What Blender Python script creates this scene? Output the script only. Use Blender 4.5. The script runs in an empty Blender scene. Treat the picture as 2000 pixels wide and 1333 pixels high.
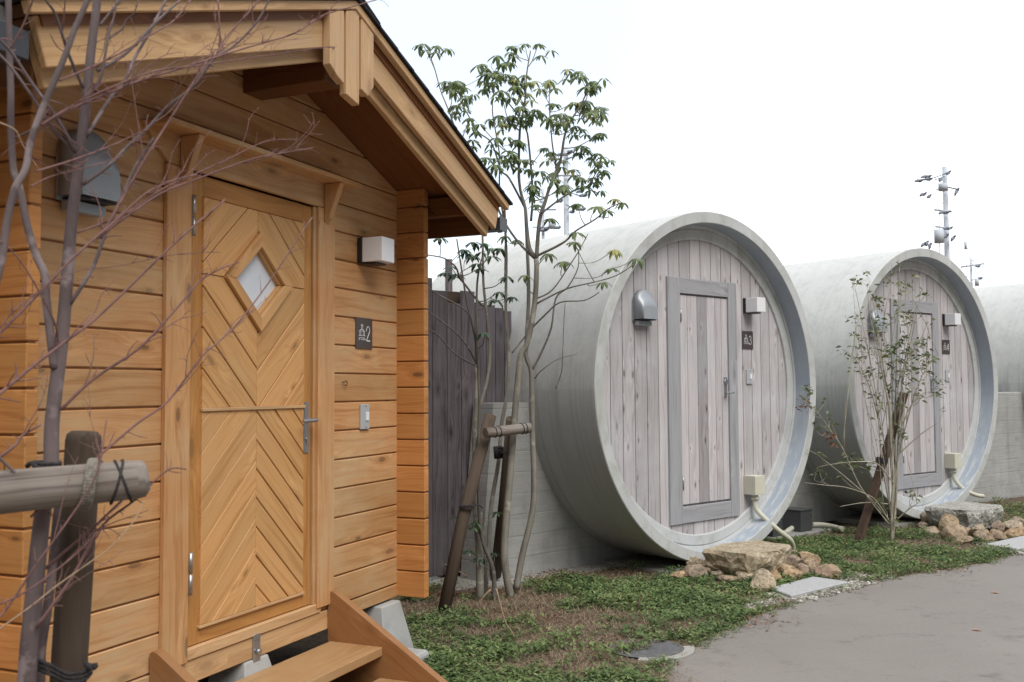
import bpy, bmesh, math, random
from math import sin, cos, pi, radians, hypot, atan2, sqrt
from mathutils import Vector, Matrix, noise
S = bpy.context.scene
COL = S.collection
RND = random.Random(7)

# ------------------------------------------------------------------ camera
H = 1.38
F_PX, PITCH, ROLL = 1902.3, 0.0487, -0.0062
cd = bpy.data.cameras.new("camera")
cam = bpy.data.objects.new("camera", cd)
COL.objects.link(cam)
cd.sensor_width = 36
cd.lens = F_PX / 2000 * 36
cd.clip_start = 0.05
cd.clip_end = 2000
Fv = Vector((0, cos(PITCH), sin(PITCH)))
R0 = Vector((1, 0, 0)); U0 = R0.cross(Fv)
Rv = R0 * cos(ROLL) + U0 * sin(ROLL)
Uv = -R0 * sin(ROLL) + U0 * cos(ROLL)
cam.matrix_world = Matrix(((Rv.x, Uv.x, -Fv.x, 0), (Rv.y, Uv.y, -Fv.y, 0), (Rv.z, Uv.z, -Fv.z, H), (0, 0, 0, 1)))
cd.dof.use_dof = True
cd.dof.focus_distance = 5.6
cd.dof.aperture_fstop = 6.3
S.camera = cam

# ------------------------------------------------------------------ world, sun, exposure
SUN_EL, SUN_AZ = radians(50), radians(150)      # azimuth measured clockwise from +Y
w = bpy.data.worlds.new("World"); S.world = w; w.use_nodes = True
nt = w.node_tree; nt.nodes.clear()
def N(t, typ, **kw):
    n = t.nodes.new(typ)
    for k, v in kw.items():
        if k in n.inputs.keys(): n.inputs[k].default_value = v
        else: setattr(n, k, v)
    return n
out = N(nt, 'ShaderNodeOutputWorld'); bg = N(nt, 'ShaderNodeBackground'); bg.inputs[1].default_value = 0.1
sky = N(nt, 'ShaderNodeTexSky'); sky.sky_type = 'NISHITA'; sky.sun_disc = False
sky.sun_elevation = SUN_EL; sky.sun_rotation = SUN_AZ
tc = N(nt, 'ShaderNodeTexCoord'); nz = N(nt, 'ShaderNodeTexNoise'); nz.inputs['Scale'].default_value = 1.6
nz.inputs['Detail'].default_value = 5
cr = N(nt, 'ShaderNodeValToRGB'); cr.color_ramp.elements[0].position = .40; cr.color_ramp.elements[1].position = .56
cr.color_ramp.elements[0].color = (.75, .75, .75, 1); cr.color_ramp.elements[1].color = (1, 1, 1, 1)
mx = N(nt, 'ShaderNodeMix'); mx.data_type = 'RGBA'; mx.inputs[7].default_value = (12.6, 13.0, 13.4, 1)
nt.links.new(tc.outputs['Generated'], nz.inputs['Vector']); nt.links.new(nz.outputs['Fac'], cr.inputs[0])
sz_ = N(nt, 'ShaderNodeSeparateXYZ'); nt.links.new(tc.outputs['Generated'], sz_.inputs[0])
zr = N(nt, 'ShaderNodeMapRange'); zr.inputs[1].default_value = 0; zr.inputs[2].default_value = 1; zr.inputs[3].default_value = 0; zr.inputs[4].default_value = 1.05
zp = N(nt, 'ShaderNodeMath'); zp.operation = 'POWER'; zp.use_clamp = True; zp.inputs[1].default_value = 2.3; nt.links.new(sz_.outputs[2], zp.inputs[0])
nt.links.new(zp.outputs[0], zr.inputs[0])
yr = N(nt, 'ShaderNodeMapRange'); yr.inputs[1].default_value = .5; yr.inputs[2].default_value = .82; yr.inputs[3].default_value = .03; yr.inputs[4].default_value = .80
nt.links.new(sz_.outputs[1], yr.inputs[0])
zs = N(nt, 'ShaderNodeMath'); zs.operation = 'ADD'; nt.links.new(zr.outputs[0], zs.inputs[0]); nt.links.new(yr.outputs[0], zs.inputs[1])
vm = N(nt, 'ShaderNodeVectorMath'); vm.operation = 'SCALE'; vm.inputs[0].default_value = (12.6, 13.0, 13.4)
nt.links.new(zs.outputs[0], vm.inputs['Scale']); nt.links.new(vm.outputs[0], mx.inputs[7])
dp = N(nt, 'ShaderNodeVectorMath'); dp.operation = 'DOT_PRODUCT'; nt.links.new(tc.outputs['Generated'], dp.inputs[0])
dp.inputs[1].default_value = Vector((-.09, .92, .36)).normalized()
ga = N(nt, 'ShaderNodeMath'); ga.operation = 'MULTIPLY_ADD'; nt.links.new(nz.outputs['Fac'], ga.inputs[0]); ga.inputs[1].default_value = .14; nt.links.new(dp.outputs['Value'], ga.inputs[2])
gm = N(nt, 'ShaderNodeMapRange'); gm.interpolation_type = 'SMOOTHSTEP'; gm.inputs[1].default_value = .955; gm.inputs[2].default_value = 1.085; gm.inputs[3].default_value = 1; gm.inputs[4].default_value = .40
nt.links.new(ga.outputs[0], gm.inputs[0])
fm = N(nt, 'ShaderNodeMath'); fm.operation = 'MULTIPLY'; nt.links.new(cr.outputs[0], fm.inputs[0]); nt.links.new(gm.outputs[0], fm.inputs[1])
nt.links.new(fm.outputs[0], mx.inputs[0]); nt.links.new(sky.outputs[0], mx.inputs[6])
nt.links.new(mx.outputs[2], bg.inputs[0]); nt.links.new(bg.outputs[0], out.inputs[0])
ld = bpy.data.lights.new("sun", 'SUN'); ld.energy = 1.5; ld.angle = radians(38); ld.color = (1, .97, .92)
lo = bpy.data.objects.new("sun", ld); COL.objects.link(lo)
sd = Vector((sin(SUN_AZ) * cos(SUN_EL), cos(SUN_AZ) * cos(SUN_EL), sin(SUN_EL)))
lo.rotation_euler = sd.to_track_quat('Z', 'Y').to_euler()
S.view_settings.view_transform = 'Standard'; S.view_settings.look = 'None'
S.view_settings.exposure = 0.82; S.view_settings.gamma = 1

# ------------------------------------------------------------------ frames
def ray(x, y):
    return Fv + Rv * ((x - 1000) / F_PX) - Uv * ((y - 666.5) / F_PX)
def at(x, y, Y):                      # the point of a line of sight that lies at distance Y in front
    d = ray(x, y); return Vector((0, 0, H)) + d * (Y / d.y)
def gnd(x, y, z=0.0):
    d = ray(x, y); return Vector((0, 0, H)) + d * ((z - H) / d.z)
def frame(x, y, z, a):
    return Matrix.Translation((x, y, z)) @ Matrix.Rotation(a, 4, 'Z')
MC = frame(-0.6046, 5.0962, 0, 1.1638)            # cabin: x to the right along the front, y into the cabin
MP3 = frame(1.603, 7.5785, 0, 0.7059)
MP4 = frame(4.1956, 9.792, 0.02, 0.7059 - 0.0653)
MP5 = frame(4.1956 + 4.5 * cos(.6406) - .35 * sin(.6406), 9.792 + 4.5 * sin(.6406) + .35 * cos(.6406), 0.04, 0.6053)

# ------------------------------------------------------------------ materials
class M_:
    def __init__(s, name):
        s.m = bpy.data.materials.new(name); s.m.use_nodes = True; s.t = s.m.node_tree
        s.b = s.t.nodes['Principled BSDF']; s.b.inputs['Roughness'].default_value = .6
    def n(s, typ, **kw): return N(s.t, typ, **kw)
    def l(s, a, b): s.t.links.new(a, b)
    def math(s, op, a, b=None, clamp=False):
        n = s.n('ShaderNodeMath'); n.operation = op; n.use_clamp = clamp
        for i, v in enumerate((a, b)):
            if v is None: continue
            if isinstance(v, (int, float)): n.inputs[i].default_value = v
            else: s.l(v, n.inputs[i])
        return n.outputs[0]
    def mix(s, f, a, b, mode='MIX'):
        n = s.n('ShaderNodeMix'); n.data_type = 'RGBA'; n.blend_type = mode
        for i, v in ((0, f), (6, a), (7, b)):
            if isinstance(v, (int, float)): n.inputs[i].default_value = v
            elif isinstance(v, tuple): n.inputs[i].default_value = (*v, 1) if len(v) == 3 else v
            else: s.l(v, n.inputs[i])
        return n.outputs[2]
    def ramp(s, f, stops):
        n = s.n('ShaderNodeValToRGB'); e = n.color_ramp.elements
        while len(e) < len(stops): e.new(.5)
        for i, (p, c) in enumerate(stops):
            e[i].position = p; e[i].color = (*c, 1) if isinstance(c, tuple) else (c, c, c, 1)
        s.l(f, n.inputs[0]); return n.outputs[0]
    def noise(s, vec, scale, detail=3, rough=.5, dist=0):
        n = s.n('ShaderNodeTexNoise', Scale=scale, Detail=detail, Roughness=rough, Distortion=dist); s.l(vec, n.inputs['Vector']); return n.outputs['Fac']
    def mapping(s, vec, sc, loc=(0, 0, 0), rot=(0, 0, 0)):
        n = s.n('ShaderNodeMapping'); n.inputs['Scale'].default_value = sc; n.inputs['Location'].default_value = loc
        n.inputs['Rotation'].default_value = rot; s.l(vec, n.inputs[0]); return n.outputs[0]
    def bump(s, h, st=.3, d=.01, nrm=None):
        n = s.n('ShaderNodeBump', Strength=st, Distance=d); s.l(h, n.inputs['Height'])
        if nrm is not None: s.l(nrm, n.inputs['Normal'])
        s.l(n.outputs[0], s.b.inputs['Normal']); return n.outputs[0]
    def obj(s): return s.n('ShaderNodeTexCoord').outputs['Object']
    def uv(s): return s.n('ShaderNodeTexCoord').outputs['UV']
    def attr(s, name):
        n = s.n('ShaderNodeAttribute'); n.attribute_name = name; return n.outputs['Fac']
    def col(s, c, rough=None, metal=None):
        if isinstance(c, tuple): s.b.inputs['Base Color'].default_value = (*c, 1)
        else: s.l(c, s.b.inputs['Base Color'])
        if rough is not None: s.b.inputs['Roughness'].default_value = rough
        if metal is not None: s.b.inputs['Metallic'].default_value = metal
        return s.m

def wood(name, light, dark, knotc, rough=.55, weather=None, wamt=.0, var=.25, knot=1.0, stain=None, grain=1.0, kden=1.0):
    s = M_(name); uv = s.uv(); rnd = s.attr('rnd')
    # knots: stretched cells along the grain
    kv = s.mapping(uv, (2.4 * kden, 6.5 * kden, 1))
    vo = s.n('ShaderNodeTexVoronoi'); vo.voronoi_dimensions = '2D'; vo.inputs['Scale'].default_value = 1; s.l(kv, vo.inputs['Vector'])
    cellr = s.n('ShaderNodeSeparateColor'); s.l(vo.outputs['Color'], cellr.inputs[0])
    on = s.math('GREATER_THAN', cellr.outputs[0], .70)
    dist = vo.outputs['Distance']
    dist = s.math('DIVIDE', dist, s.math('ADD', s.math('MULTIPLY', cellr.outputs[1], 1.1), .45))
    near = s.ramp(dist, [(0.0, 1.0), (.42, 0.0)])
    near = s.math('MULTIPLY', near, on)
    kn = s.ramp(dist, [(0.05, 1.0), (.085, 0.0)]); kn = s.math('MULTIPLY', kn, on)
    kr = s.ramp(dist, [(0.07, 0.0), (.10, 1.0), (.14, 0.0)]); kr = s.math('MULTIPLY', kr, on)
    # growth rings as bent bands
    warp = s.noise(s.mapping(uv, (1.3, 7, 1)), 1.0, 2)
    sx = s.n('ShaderNodeSeparateXYZ'); s.l(uv, sx.inputs[0])
    v = s.math('ADD', s.math('MULTIPLY', sx.outputs[1], 30.0), s.math('MULTIPLY', warp, 4.5))
    v = s.math('ADD', v, s.math('MULTIPLY', near, 1.3))
    v = s.math('ADD', v, s.math('MULTIPLY', rnd, 40))
    cmb = s.n('ShaderNodeCombineXYZ'); s.l(v, cmb.inputs[1]); s.l(s.math('MULTIPLY', sx.outputs[0], 1.2), cmb.inputs[0])
    g1 = s.noise(cmb.outputs[0], 1.3, 2, .5)
    fine = s.noise(s.mapping(uv, (5, 260, 1)), 1.0, 3, .6)
    fac = s.math('ADD', s.math('MULTIPLY', g1, .75), s.math('MULTIPLY', fine, .35))
    c = s.ramp(fac, [(.36, tuple(a * (1 - .4 * grain) + b * .4 * grain for a, b in zip(light, dark))), (.5, light), (.58, tuple(a * (1 - .25 * grain) + b * .25 * grain for a, b in zip(light, dark))), (.68, tuple(a * (1 - .75 * grain) + b * .75 * grain for a, b in zip(light, dark)))])
    big = s.noise(s.mapping(uv, (.9, 5, 1), (3, 1, 0)), 1.0, 3)
    c = s.mix(s.ramp(big, [(.35, .35), (.62, 0.0)]), c, tuple(x * .78 for x in light), 'MIX')
    fl = s.math('MULTIPLY', s.ramp(dist, [(.1, 0.0), (.2, 1.0), (.42, 0.0)]), on)
    fl = s.math('MULTIPLY', fl, s.ramp(s.noise(s.mapping(uv, (6, 40, 1)), 1.0, 2), [(.45, 0.0), (.6, 1.0)]))
    c = s.mix(s.math('MULTIPLY', fl, .5), c, tuple(min(.8, x * 1.25 + .03) for x in light))
    c = s.mix(s.math('MULTIPLY', kr, .5 * knot), c, dark)
    c = s.mix(s.math('MULTIPLY', kn, .8 * knot), c, knotc)
    vv = s.math('ADD', s.math('MULTIPLY', v, 1.9), s.math('MULTIPLY', s.noise(s.mapping(uv, (3, 14, 1)), 1.0, 3), 2.0))
    rl_ = s.ramp(s.math('FRACT', vv), [(0.0, 1.0), (.10, .25), (.5, 0.0), (.85, .1), (1.0, 1.0)])
    rm_ = s.ramp(s.noise(s.mapping(uv, (1.1, 9, 1), (5, 2, 0)), 1.0, 2), [(.42, .15), (.62, 1.0)])
    c = s.mix(s.math('MULTIPLY', s.math('MULTIPLY', rl_, rm_), .75 * min(1, grain)), c, tuple(a * .3 + b * .7 for a, b in zip(light, dark)))
    bv = s.math('ADD', s.math('MULTIPLY', rnd, 2 * var), 1 - var)
    hv = s.n('ShaderNodeHueSaturation'); s.l(c, hv.inputs['Color']); s.l(bv, hv.inputs['Value'])
    s.l(s.math('ADD', s.math('MULTIPLY', rnd, -.004), .5025), hv.inputs['Hue']); c = hv.outputs[0]
    if weather:
        wn = s.noise(s.mapping(s.obj(), (1.1, 1.1, 1.6)), 1.3, 5, .6)
        wn2 = s.noise(s.mapping(uv, (2, 30, 1)), 1.0, 4, .6)
        f = s.math('MULTIPLY', s.ramp(wn, [(.42, 0.0), (.68, 1.0)]), s.ramp(wn2, [(.35, .3), (.6, 1.0)]))
        c = s.mix(s.math('MULTIPLY', f, wamt), c, weather)
    s.bump(s.math('ADD', s.math('MULTIPLY', fine, .5), s.math('MULTIPLY', g1, .4)), .25, .002)
    s.b.inputs['Specular IOR Level'].default_value = .35
    return s.col(c, rough)

HONEY = wood('honey_pine', (.56, .296, .128), (.36, .145, .040), (.13, .055, .02), weather=(.58, .44, .26), wamt=.75, var=.14)
HONEYD = wood('orange_pine', (.52, .235, .072), (.34, .115, .026), (.10, .04, .014), weather=(.44, .3, .17), wamt=.12, var=.12)
PALE = wood('pale_trim_pine', (.60, .375, .19), (.38, .20, .075), (.22, .10, .04), var=.12, knot=.6, weather=(.42, .35, .26), wamt=.3)
DOORW = wood('door_pine', (.64, .345, .135), (.40, .175, .045), (.20, .09, .03), var=.1, knot=.9, weather=(.55, .40, .22), wamt=.35)
DOORF = wood('door_frame_pine', (.52, .25, .075), (.33, .13, .032), (.17, .08, .03), var=.1, knot=.7)
STAIN = wood('stain_dark_groove', (.30, .115, .035), (.2, .07, .02), (.06, .02, .01))
SOFF = wood('soffit_pine_shaded', (.19, .07, .022), (.12, .04, .012), (.06, .02, .01))  # same stained pine, with the under-eave shade put into its base colour
STEPW = wood('step_pine', (.31, .145, .055), (.24, .095, .03), (.15, .06, .02), var=.08, knot=.5, weather=(.36, .25, .14), wamt=.35)
GREYW = wood('silver_grey_cedar', (.49, .46, .465), (.31, .28, .275), (.10, .075, .06), rough=.8, kden=1.5, var=.17, weather=(.60, .61, .63), wamt=.5, grain=1.1)
GREYD = wood('grey_door_cedar', (.48, .45, .455), (.30, .26, .265), (.08, .06, .05), rough=.8, kden=1.4, var=.36, weather=(.40, .43, .47), wamt=.5, grain=1.1)
TREADW = wood('worn_tread_pine', (.41, .245, .115), (.30, .15, .055), (.15, .07, .03), var=.05, knot=.5, weather=(.5, .37, .22), wamt=.7)
GREYF = wood('grey_frame_cedar', (.37, .37, .39), (.22, .21, .22), (.08, .06, .05), rough=.8, var=.1, grain=.9, knot=.5)
FENCEW = wood('dark_stained_boards', (.14, .118, .126), (.04, .028, .031), (.012, .009, .009), rough=.7, var=.25, weather=(.2, .18, .2), wamt=.5, grain=1.4, kden=1.3)
STAKEW = wood('brown_stake_wood', (.10, .070, .05), (.05, .033, .023), (.03, .02, .015), rough=.85, var=.1, knot=.4)
BARW = wood('weathered_log', (.22, .18, .145), (.08, .055, .04), (.08, .06, .05), rough=.85, var=.05, knot=.3, weather=(.40, .37, .36), wamt=.7, grain=1.8)
POSTW = wood('mossy_post_wood', (.075, .052, .036), (.03, .02, .014), (.01, .01, .01), rough=.9, var=.05, knot=.2, weather=(.095, .08, .045), wamt=.45)

def concrete(name, base, stain, form=0.0, streak=.4, bumpy=.3, spot=True, yscale=1):
    s = M_(name); o = s.obj()
    n1 = s.noise(o, 1.7, 6, .6); n2 = s.noise(o, 9, 5, .6); n3 = s.noise(o, 90, 3, .6)
    c = s.mix(s.ramp(n1, [(.35, 0.0), (.7, 1.0)]), base, tuple(x * .8 for x in base))
    c = s.mix(s.math('MULTIPLY', s.ramp(n2, [(.5, 0.0), (.72, 1.0)]), .45), c, stain)
    st = s.noise(s.mapping(o, (7, 7, .5)), 1.0, 5, .6)
    st2 = s.noise(s.mapping(o, (1.2, 1.2, .9)), 1.0, 3)
    c = s.mix(s.math('MULTIPLY', s.math('MULTIPLY', s.ramp(st, [(.5, 0.0), (.7, 1.0)]), s.ramp(st2, [(.4, 0.0), (.6, 1.0)])), streak), c, stain)
    h = s.math('ADD', s.math('MULTIPLY', n2, .5), s.math('MULTIPLY', n3, .3))
    if form:
        sz = s.n('ShaderNodeSeparateXYZ'); s.l(o, sz.inputs[0])
        wob = s.math('MULTIPLY', s.noise(o, 2.0, 3), .012)
        z = s.math('DIVIDE', s.math('ADD', sz.outputs[2], wob), form)
        fr = s.math('FRACT', z); fl = s.math('FLOOR', z)
        line = s.ramp(fr, [(0.0, 1.0), (.045, 0.0), (.96, 0.0), (1.0, 1.0)])
        wn = s.n('ShaderNodeTexWhiteNoise'); wn.noise_dimensions = '1D'; s.l(fl, wn.inputs['W'])
        c = s.mix(s.math('MULTIPLY', wn.outputs['Value'], .22), c, tuple(x * .72 for x in base))
        patch = s.ramp(s.noise(o, 3.0, 3), [(.4, 0.1), (.6, 1.0)])
        c = s.mix(s.math('MULTIPLY', s.math('MULTIPLY', line, patch), .30), c, tuple(x * .45 for x in stain))
        grain = s.noise(s.mapping(o, (3, 3, 60)), 1.0, 4)
        c = s.mix(s.math('MULTIPLY', s.ramp(grain, [(.5, 0.0), (.7, 1.0)]), .3), c, stain)
        h = s.math('SUBTRACT', s.math('ADD', h, s.math('MULTIPLY', grain, .6)), s.math('MULTIPLY', line, .5))
    if spot:
        vo = s.n('ShaderNodeTexVoronoi'); vo.inputs['Scale'].default_value = 26; s.l(o, vo.inputs['Vector'])
        sp = s.ramp(vo.outputs['Distance'], [(.05, 1.0), (.11, 0.0)])
        cr_ = s.n('ShaderNodeSeparateColor'); s.l(vo.outputs['Color'], cr_.inputs[0])
        c = s.mix(s.math('MULTIPLY', s.math('MULTIPLY', sp, s.math('GREATER_THAN', cr_.outputs[0], .8)), .5), c, tuple(x * .4 for x in base))
    s.bump(h, bumpy, .006)
    return s.col(c, .85)

def pipe_concrete():
    s = M_('pipe_concrete'); o = s.obj()
    sz = s.n('ShaderNodeSeparateXYZ'); s.l(o, sz.inputs[0])
    base = (.55, .55, .53)
    n1 = s.noise(o, 1.3, 6, .6); n2 = s.noise(o, 7, 6, .65); n3 = s.noise(o, 70, 3, .6)
    c = s.mix(s.ramp(n1, [(.35, 0.0), (.7, 1.0)]), base, (.49, .50, .485))
    c = s.mix(s.math('MULTIPLY', s.ramp(n2, [(.48, 0.0), (.72, 1.0)]), .5), c, (.36, .37, .34))
    # lower half of the cast: barrel shading painted into the colour below the joint
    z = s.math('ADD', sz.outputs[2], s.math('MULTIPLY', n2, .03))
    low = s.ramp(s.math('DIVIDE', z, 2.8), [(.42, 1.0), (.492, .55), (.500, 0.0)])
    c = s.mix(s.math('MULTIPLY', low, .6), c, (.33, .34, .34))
    line = s.ramp(s.math('DIVIDE', sz.outputs[2], 2.8), [(.4845, 0.0), (.486, 1.0), (.4875, 0.0)])
    c = s.mix(s.math('MULTIPLY', line, .7), c, (.13, .12, .1))
    # rusty streaks near the joint, running round the barrel
    st = s.noise(s.mapping(o, (.4, 16, .4)), 1.0, 4, .6)
    zone = s.ramp(s.math('DIVIDE', z, 2.8), [(.30, 0.0), (.47, 1.0), (.53, 1.0), (.58, 0.0)])
    c = s.mix(s.math('MULTIPLY', s.math('MULTIPLY', s.ramp(st, [(.5, 0.0), (.68, 1.0)]), zone), .4), c, (.22, .19, .14))
    ring = s.noise(s.mapping(o, (.25, 26, .25)), 1.0, 4, .7)
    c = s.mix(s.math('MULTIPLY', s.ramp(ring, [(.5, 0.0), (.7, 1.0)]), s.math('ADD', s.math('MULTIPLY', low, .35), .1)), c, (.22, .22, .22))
    vo = s.n('ShaderNodeTexVoronoi'); vo.inputs['Scale'].default_value = 14; s.l(o, vo.inputs['Vector'])
    sp = s.ramp(vo.outputs['Distance'], [(.03, 1.0), (.07, 0.0)])
    cr_ = s.n('ShaderNodeSeparateColor'); s.l(vo.outputs['Color'], cr_.inputs[0])
    c = s.mix(s.math('MULTIPLY', s.math('MULTIPLY', sp, s.math('GREATER_THAN', cr_.outputs[0], .8)), .6), c, (.15, .14, .12))
    m5 = s.noise(o, 22, 6, .75)
    c = s.mix(s.math('MULTIPLY', s.ramp(m5, [(.52, 0.0), (.68, 1.0)]), .35), c, (.33, .33, .30))
    s.bump(s.math('ADD', s.math('MULTIPLY', n2, .5), s.math('ADD', s.math('MULTIPLY', m5, .4), s.math('MULTIPLY', n3, .25))), .4, .008)
    return s.col(c, .75)
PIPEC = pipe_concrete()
RIMC = concrete('rim_concrete', (.54, .55, .545), (.28, .28, .22), streak=.7, bumpy=.5)
SADC = concrete('board_formed_concrete', (.41, .41, .395), (.22, .215, .195), form=.155, streak=.5, bumpy=.5)
PIERC = concrete('pier_concrete', (.42, .42, .41), (.25, .25, .24), streak=.2)
PADC = concrete('pad_concrete', (.36, .35, .32), (.2, .18, .14), streak=.1)
def bore_paint():
    s = M_('blue_grey_steel_liner'); o = s.obj()
    n1 = s.noise(o, 3, 6, .65); n2 = s.noise(s.mapping(o, (6, 30, 6)), 1.0, 6, .7)
    sz = s.n('ShaderNodeSeparateXYZ'); s.l(o, sz.inputs[0])
    c = s.mix(s.ramp(n1, [(.3, 0.0), (.7, 1.0)]), (.30, .35, .42), (.38, .42, .47))
    lowz = s.ramp(s.math('DIVIDE', sz.outputs[2], 2.8), [(.0, .95), (.42, .12)])   # lime scuffs where rain runs down
    c = s.mix(s.math('MULTIPLY', s.ramp(n2, [(.5, 0.0), (.6, 1.0)]), lowz), c, (.55, .57, .57))
    n3 = s.noise(s.mapping(o, (3, 50, 3)), 1.0, 3, .7)
    c = s.mix(s.math('MULTIPLY', s.ramp(n3, [(.66, 0.0), (.7, 1.0)]), .4), c, (.55, .55, .54))
    s.bump(n2, .1, .003)
    return s.col(c, .55)
BORE = bore_paint()
def simple(name, c, rough=.5, metal=0, var=.12, sc=8, bump=.0):
    s = M_(name); o = s.obj(); n = s.noise(o, sc, 5, .6)
    cc = s.mix(s.ramp(n, [(.3, 0.0), (.75, 1.0)]), c, tuple(x * (1 - 2 * var) for x in c))
    if bump: s.bump(n, bump, .004)
    return s.col(cc, rough, metal)
STEEL = simple('galvanised_metal', (.42, .43, .45), .35, .8)
HOODM = simple('painted_grey_metal', (.36, .39, .42), .38, .15, .06)
DARKM = simple('black_metal', (.025, .025, .03), .45, .2)
SHADE = simple('white_acrylic', (.80, .80, .82), .3, 0, .02)
PLAST = simple('ivory_plastic', (.62, .60, .49), .45, 0, .05)
GPLAST = simple('grey_plastic', (.42, .44, .45), .4, 0, .04)
SIGNM = simple('brown_sign_plate', (.085, .068, .066), .35, .1, .08, 3)
SIGNW = simple('white_lettering', (.8, .8, .8), .5, 0, .02)
SHING = simple('dark_roof_felt', (.035, .035, .04), .95, 0, .25, 60, .6)
GUTT = simple('charcoal_gutter', (.06, .065, .075), .35, .0, .1)
CABM = simple('dark_grey_cabinet', (.085, .09, .095), .45, .1, .1)
ROPE = simple('hemp_rope', (.32, .29, .24), .95, 0, .35, 120, 1.0)
ROPED = simple('dark_cord', (.045, .04, .04), .9, 0, .3, 120, 1.0)
POLEC = simple('hazed_pole_concrete', (.60, .64, .70), .8, 0, .08)  # distance haze and glare put into this pale base colour
POLEM = simple('hazed_pole_fitting', (.25, .27, .32), .6, .3, .1)  # fittings and wires lightened in the colour too, for haze
PANE = simple('frosted_glass', (.70, .74, .80), .12, 0, .02)
IRON = simple('cast_iron_cover', (.16, .16, .165), .6, .3, .25, 30, .5)
GRANI = simple('white_granite', (.50, .50, .50), .8, 0, .3, 160, .4)
PIPEBR = simple('brown_steel_pipe', (.10, .075, .08), .5, .3, .1)

def bark(name, a, b, sc=14, spots=True):
    s = M_(name); o = s.obj()
    n = s.noise(s.mapping(o, (sc, sc, sc * .35)), 1.0, 5, .65); n2 = s.noise(o, 9, 4, .6)
    c = s.mix(s.ramp(n, [(.35, 0.0), (.65, 1.0)]), a, b)
    if spots: c = s.mix(s.math('MULTIPLY', s.ramp(n2, [(.58, 0.0), (.64, 1.0)]), .6), c, tuple(min(1, x * 1.5 + .05) for x in a))
    s.bump(n, .5, .004); return s.col(c, .85)
BARKL = bark('light_grey_bark', (.26, .24, .20), (.15, .135, .11))
BARKD = bark('dark_grey_bark', (.13, .115, .10), (.07, .06, .05))
BARKP = bark('purple_grey_bark', (.165, .125, .122), (.085, .06, .06), 12)
TWIGR = bark('red_brown_twig_bark', (.24, .125, .11), (.13, .065, .06), 20, False)
TWIGT = bark('tan_twig_bark', (.42, .30, .20), (.28, .19, .12), 20, False)
BARKS = bark('shrub_bark', (.42, .38, .30), (.26, .235, .18), 16)

def leafmat(name, cols, tr=.25, rough=.4):
    s = M_(name); r = s.attr('rnd')
    c = s.ramp(r, cols); n = s.noise(s.obj(), 40, 2); c = s.mix(s.math('MULTIPLY', n, .3), c, tuple(x * .6 for x in cols[0][1]))
    s.col(c, rough)
    t = s.n('ShaderNodeBsdfTranslucent'); s.l(c, t.inputs[0]); m = s.n('ShaderNodeMixShader'); m.inputs[0].default_value = tr
    o = [n for n in s.t.nodes if n.type == 'OUTPUT_MATERIAL'][0]
    s.l(s.b.outputs[0], m.inputs[1]); s.l(t.outputs[0], m.inputs[2]); s.l(m.outputs[0], o.inputs[0]); return s.m
LEAF = leafmat('evergreen_leaves', [(0.0, (.10, .145, .06)), (.45, (.18, .235, .10)), (.8, (.31, .35, .14)), (.93, (.50, .46, .15))], .35, .45)
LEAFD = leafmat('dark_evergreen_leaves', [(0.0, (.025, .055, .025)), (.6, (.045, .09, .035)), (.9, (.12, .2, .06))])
LEAFS = leafmat('shrub_leaves', [(0.0, (.07, .10, .04)), (.5, (.15, .18, .08)), (.9, (.30, .28, .13))])
LEAFR = leafmat('brown_dry_leaves', [(0.0, (.12, .05, .03)), (.5, (.26, .12, .065)), (.9, (.38, .22, .13))])
CLOV = leafmat('green_ground_leaves', [(0.0, (.06, .10, .04)), (.35, (.11, .175, .058)), (.6, (.19, .265, .09)), (.85, (.31, .37, .16)), (1.0, (.42, .35, .20))], .3, .85)
DRYG = leafmat('dry_grass', [(0.0, (.16, .11, .065)), (.5, (.30, .22, .14)), (.9, (.45, .36, .26))], .2, .8)
FALL = leafmat('fallen_leaf', [(0.0, (.30, .17, .10)), (.9, (.36, .22, .14))], .1)

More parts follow.
